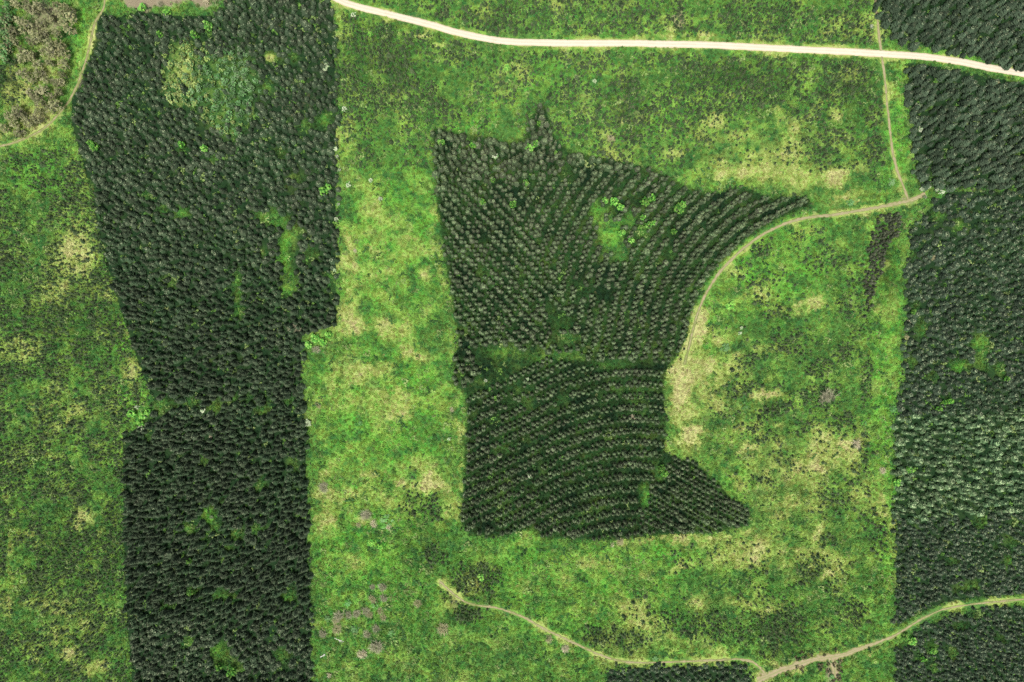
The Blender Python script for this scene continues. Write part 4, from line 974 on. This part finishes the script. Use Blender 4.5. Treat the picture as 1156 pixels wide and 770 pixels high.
# ------------------------------------------------------------------ grass tussocks
def tussock(seed, tall):
    r = random.Random(seed); V, F, I = [], [], []
    for k in range(9):
        a = 6.28 * k / 9 + r.uniform(-.3, .3); L = r.uniform(.3, .6); w = r.uniform(.10, .2); h = tall * r.uniform(.5, 1)
        ca, sa = math.cos(a), math.sin(a)
        s = len(V)
        V += [Vector((ca * .04 - sa * w * .5, sa * .04 + ca * w * .5, 0)), Vector((ca * .04 + sa * w * .5, sa * .04 - ca * w * .5, 0)),
              Vector((ca * L * .6 + sa * w, sa * L * .6 - ca * w, h)), Vector((ca * L * .6 - sa * w, sa * L * .6 + ca * w, h)), Vector((ca * L, sa * L, h * .6))]
        F += [(s, s + 1, s + 2, s + 3), (s + 3, s + 2, s + 4)]; I += [0, 0]
    return V, F, I
tus = [bpy.data.objects.new("grass_pattern", q) for q in protos("grass_tussock", lambda k: tussock(600 + k, .28 + .06 * k), ["grass_blades"], 5)]
qx = jitter_grid([(-30, -30), (1186, -30), (1186, 800), (-30, 800)], 2.1, .45, 51)
dens = np.where(wood & ~woodB & ~clear_all, .12, 1.0) * np.clip(1.15 - soil * 1.5, 0, 1) * np.clip(.35 + 1.1 * fbm(12, 60, 3), 0, 1)
for L, w in ((ROAD, 4.6), (TRACK_N, 2.4), (TRACK_C, 2.8), (TRACK_SE, 3), (TRACK_S, 2.6), (TRACK_W, 2.4)): dens *= np.clip((line_dist(L, GX, GY) - w) / 1.5, 0.0, 1)
qx = qx[rng.random(len(qx)) < sample(dens, qx[:, 0], qx[:, 1])]
n = len(qx)
t = np.zeros((n, 3)); t[:, 2] = rng.uniform(0, 6.28, n)
z = rng.uniform(.65, 1.5, n); z = np.stack([z, z, z * rng.uniform(.7, 1.4, n)], 1)
stuff("grass", "tufted grass and herbs covering the open ground", tus, "grass", qx, t, z, rng.integers(0, 5, n), sample(cover, qx[:, 0], qx[:, 1]))
herb = []
for k in range(4):
    V, F, I = [], [], []
    leaf_crown(V, F, I, .7, .75, .18, .42, 9, 6, .2, 700 + k, 0)
    herb.append(bpy.data.objects.new("herb_pattern", mesh("herb_clump", V, F, [("leaves_herb", "leaves_herb", "leaves_herb_pale", "leaves_herb_dark")[k]], I)))
qh = jitter_grid([(-30, -30), (1186, -30), (1186, 800), (-30, 800)], 4.2, .48, 52)
hd = np.clip((fbm(30, 300, 4) - .40) * 2.6, .04, .8) * np.clip(1.1 - dry * 1.3, 0, 1) * np.clip(1.1 - soil * 2, 0, 1)
hd = np.where(wood & ~woodB & ~clear_all, .2, hd)
hd = np.where(woodB & ~clear_glow, hd * .2, hd)
for L, w in ((ROAD, 8.5), (TRACK_N, 4.5), (TRACK_C, 4), (TRACK_SE, 5), (TRACK_S, 3.6), (TRACK_W, 3.5)): hd *= (line_dist(L, GX, GY) > w)
qh = qh[rng.random(len(qh)) < sample(hd, qh[:, 0], qh[:, 1])]
n2 = len(qh); t = np.zeros((n2, 3)); t[:, 2] = rng.uniform(0, 6.28, n2)
z = np.clip(rng.lognormal(0, .35, n2), .5, 2.2)[:, None] * np.array([[1, 1, .8]])
stuff("undergrowth", "low leafy herbs and brambles scattered through the grass", herb, "herb", qh, t, z, rng.integers(0, 4, n2))
print("COUNTS", dict(A=len(qa), B=len(qb), U=len(qU), tall=len(qt), C=len(qc), P=len(q4), E=len(qe), sap=len(qs), sapch=int(chs.sum()), grass=n, objs=len(COL.objects)))
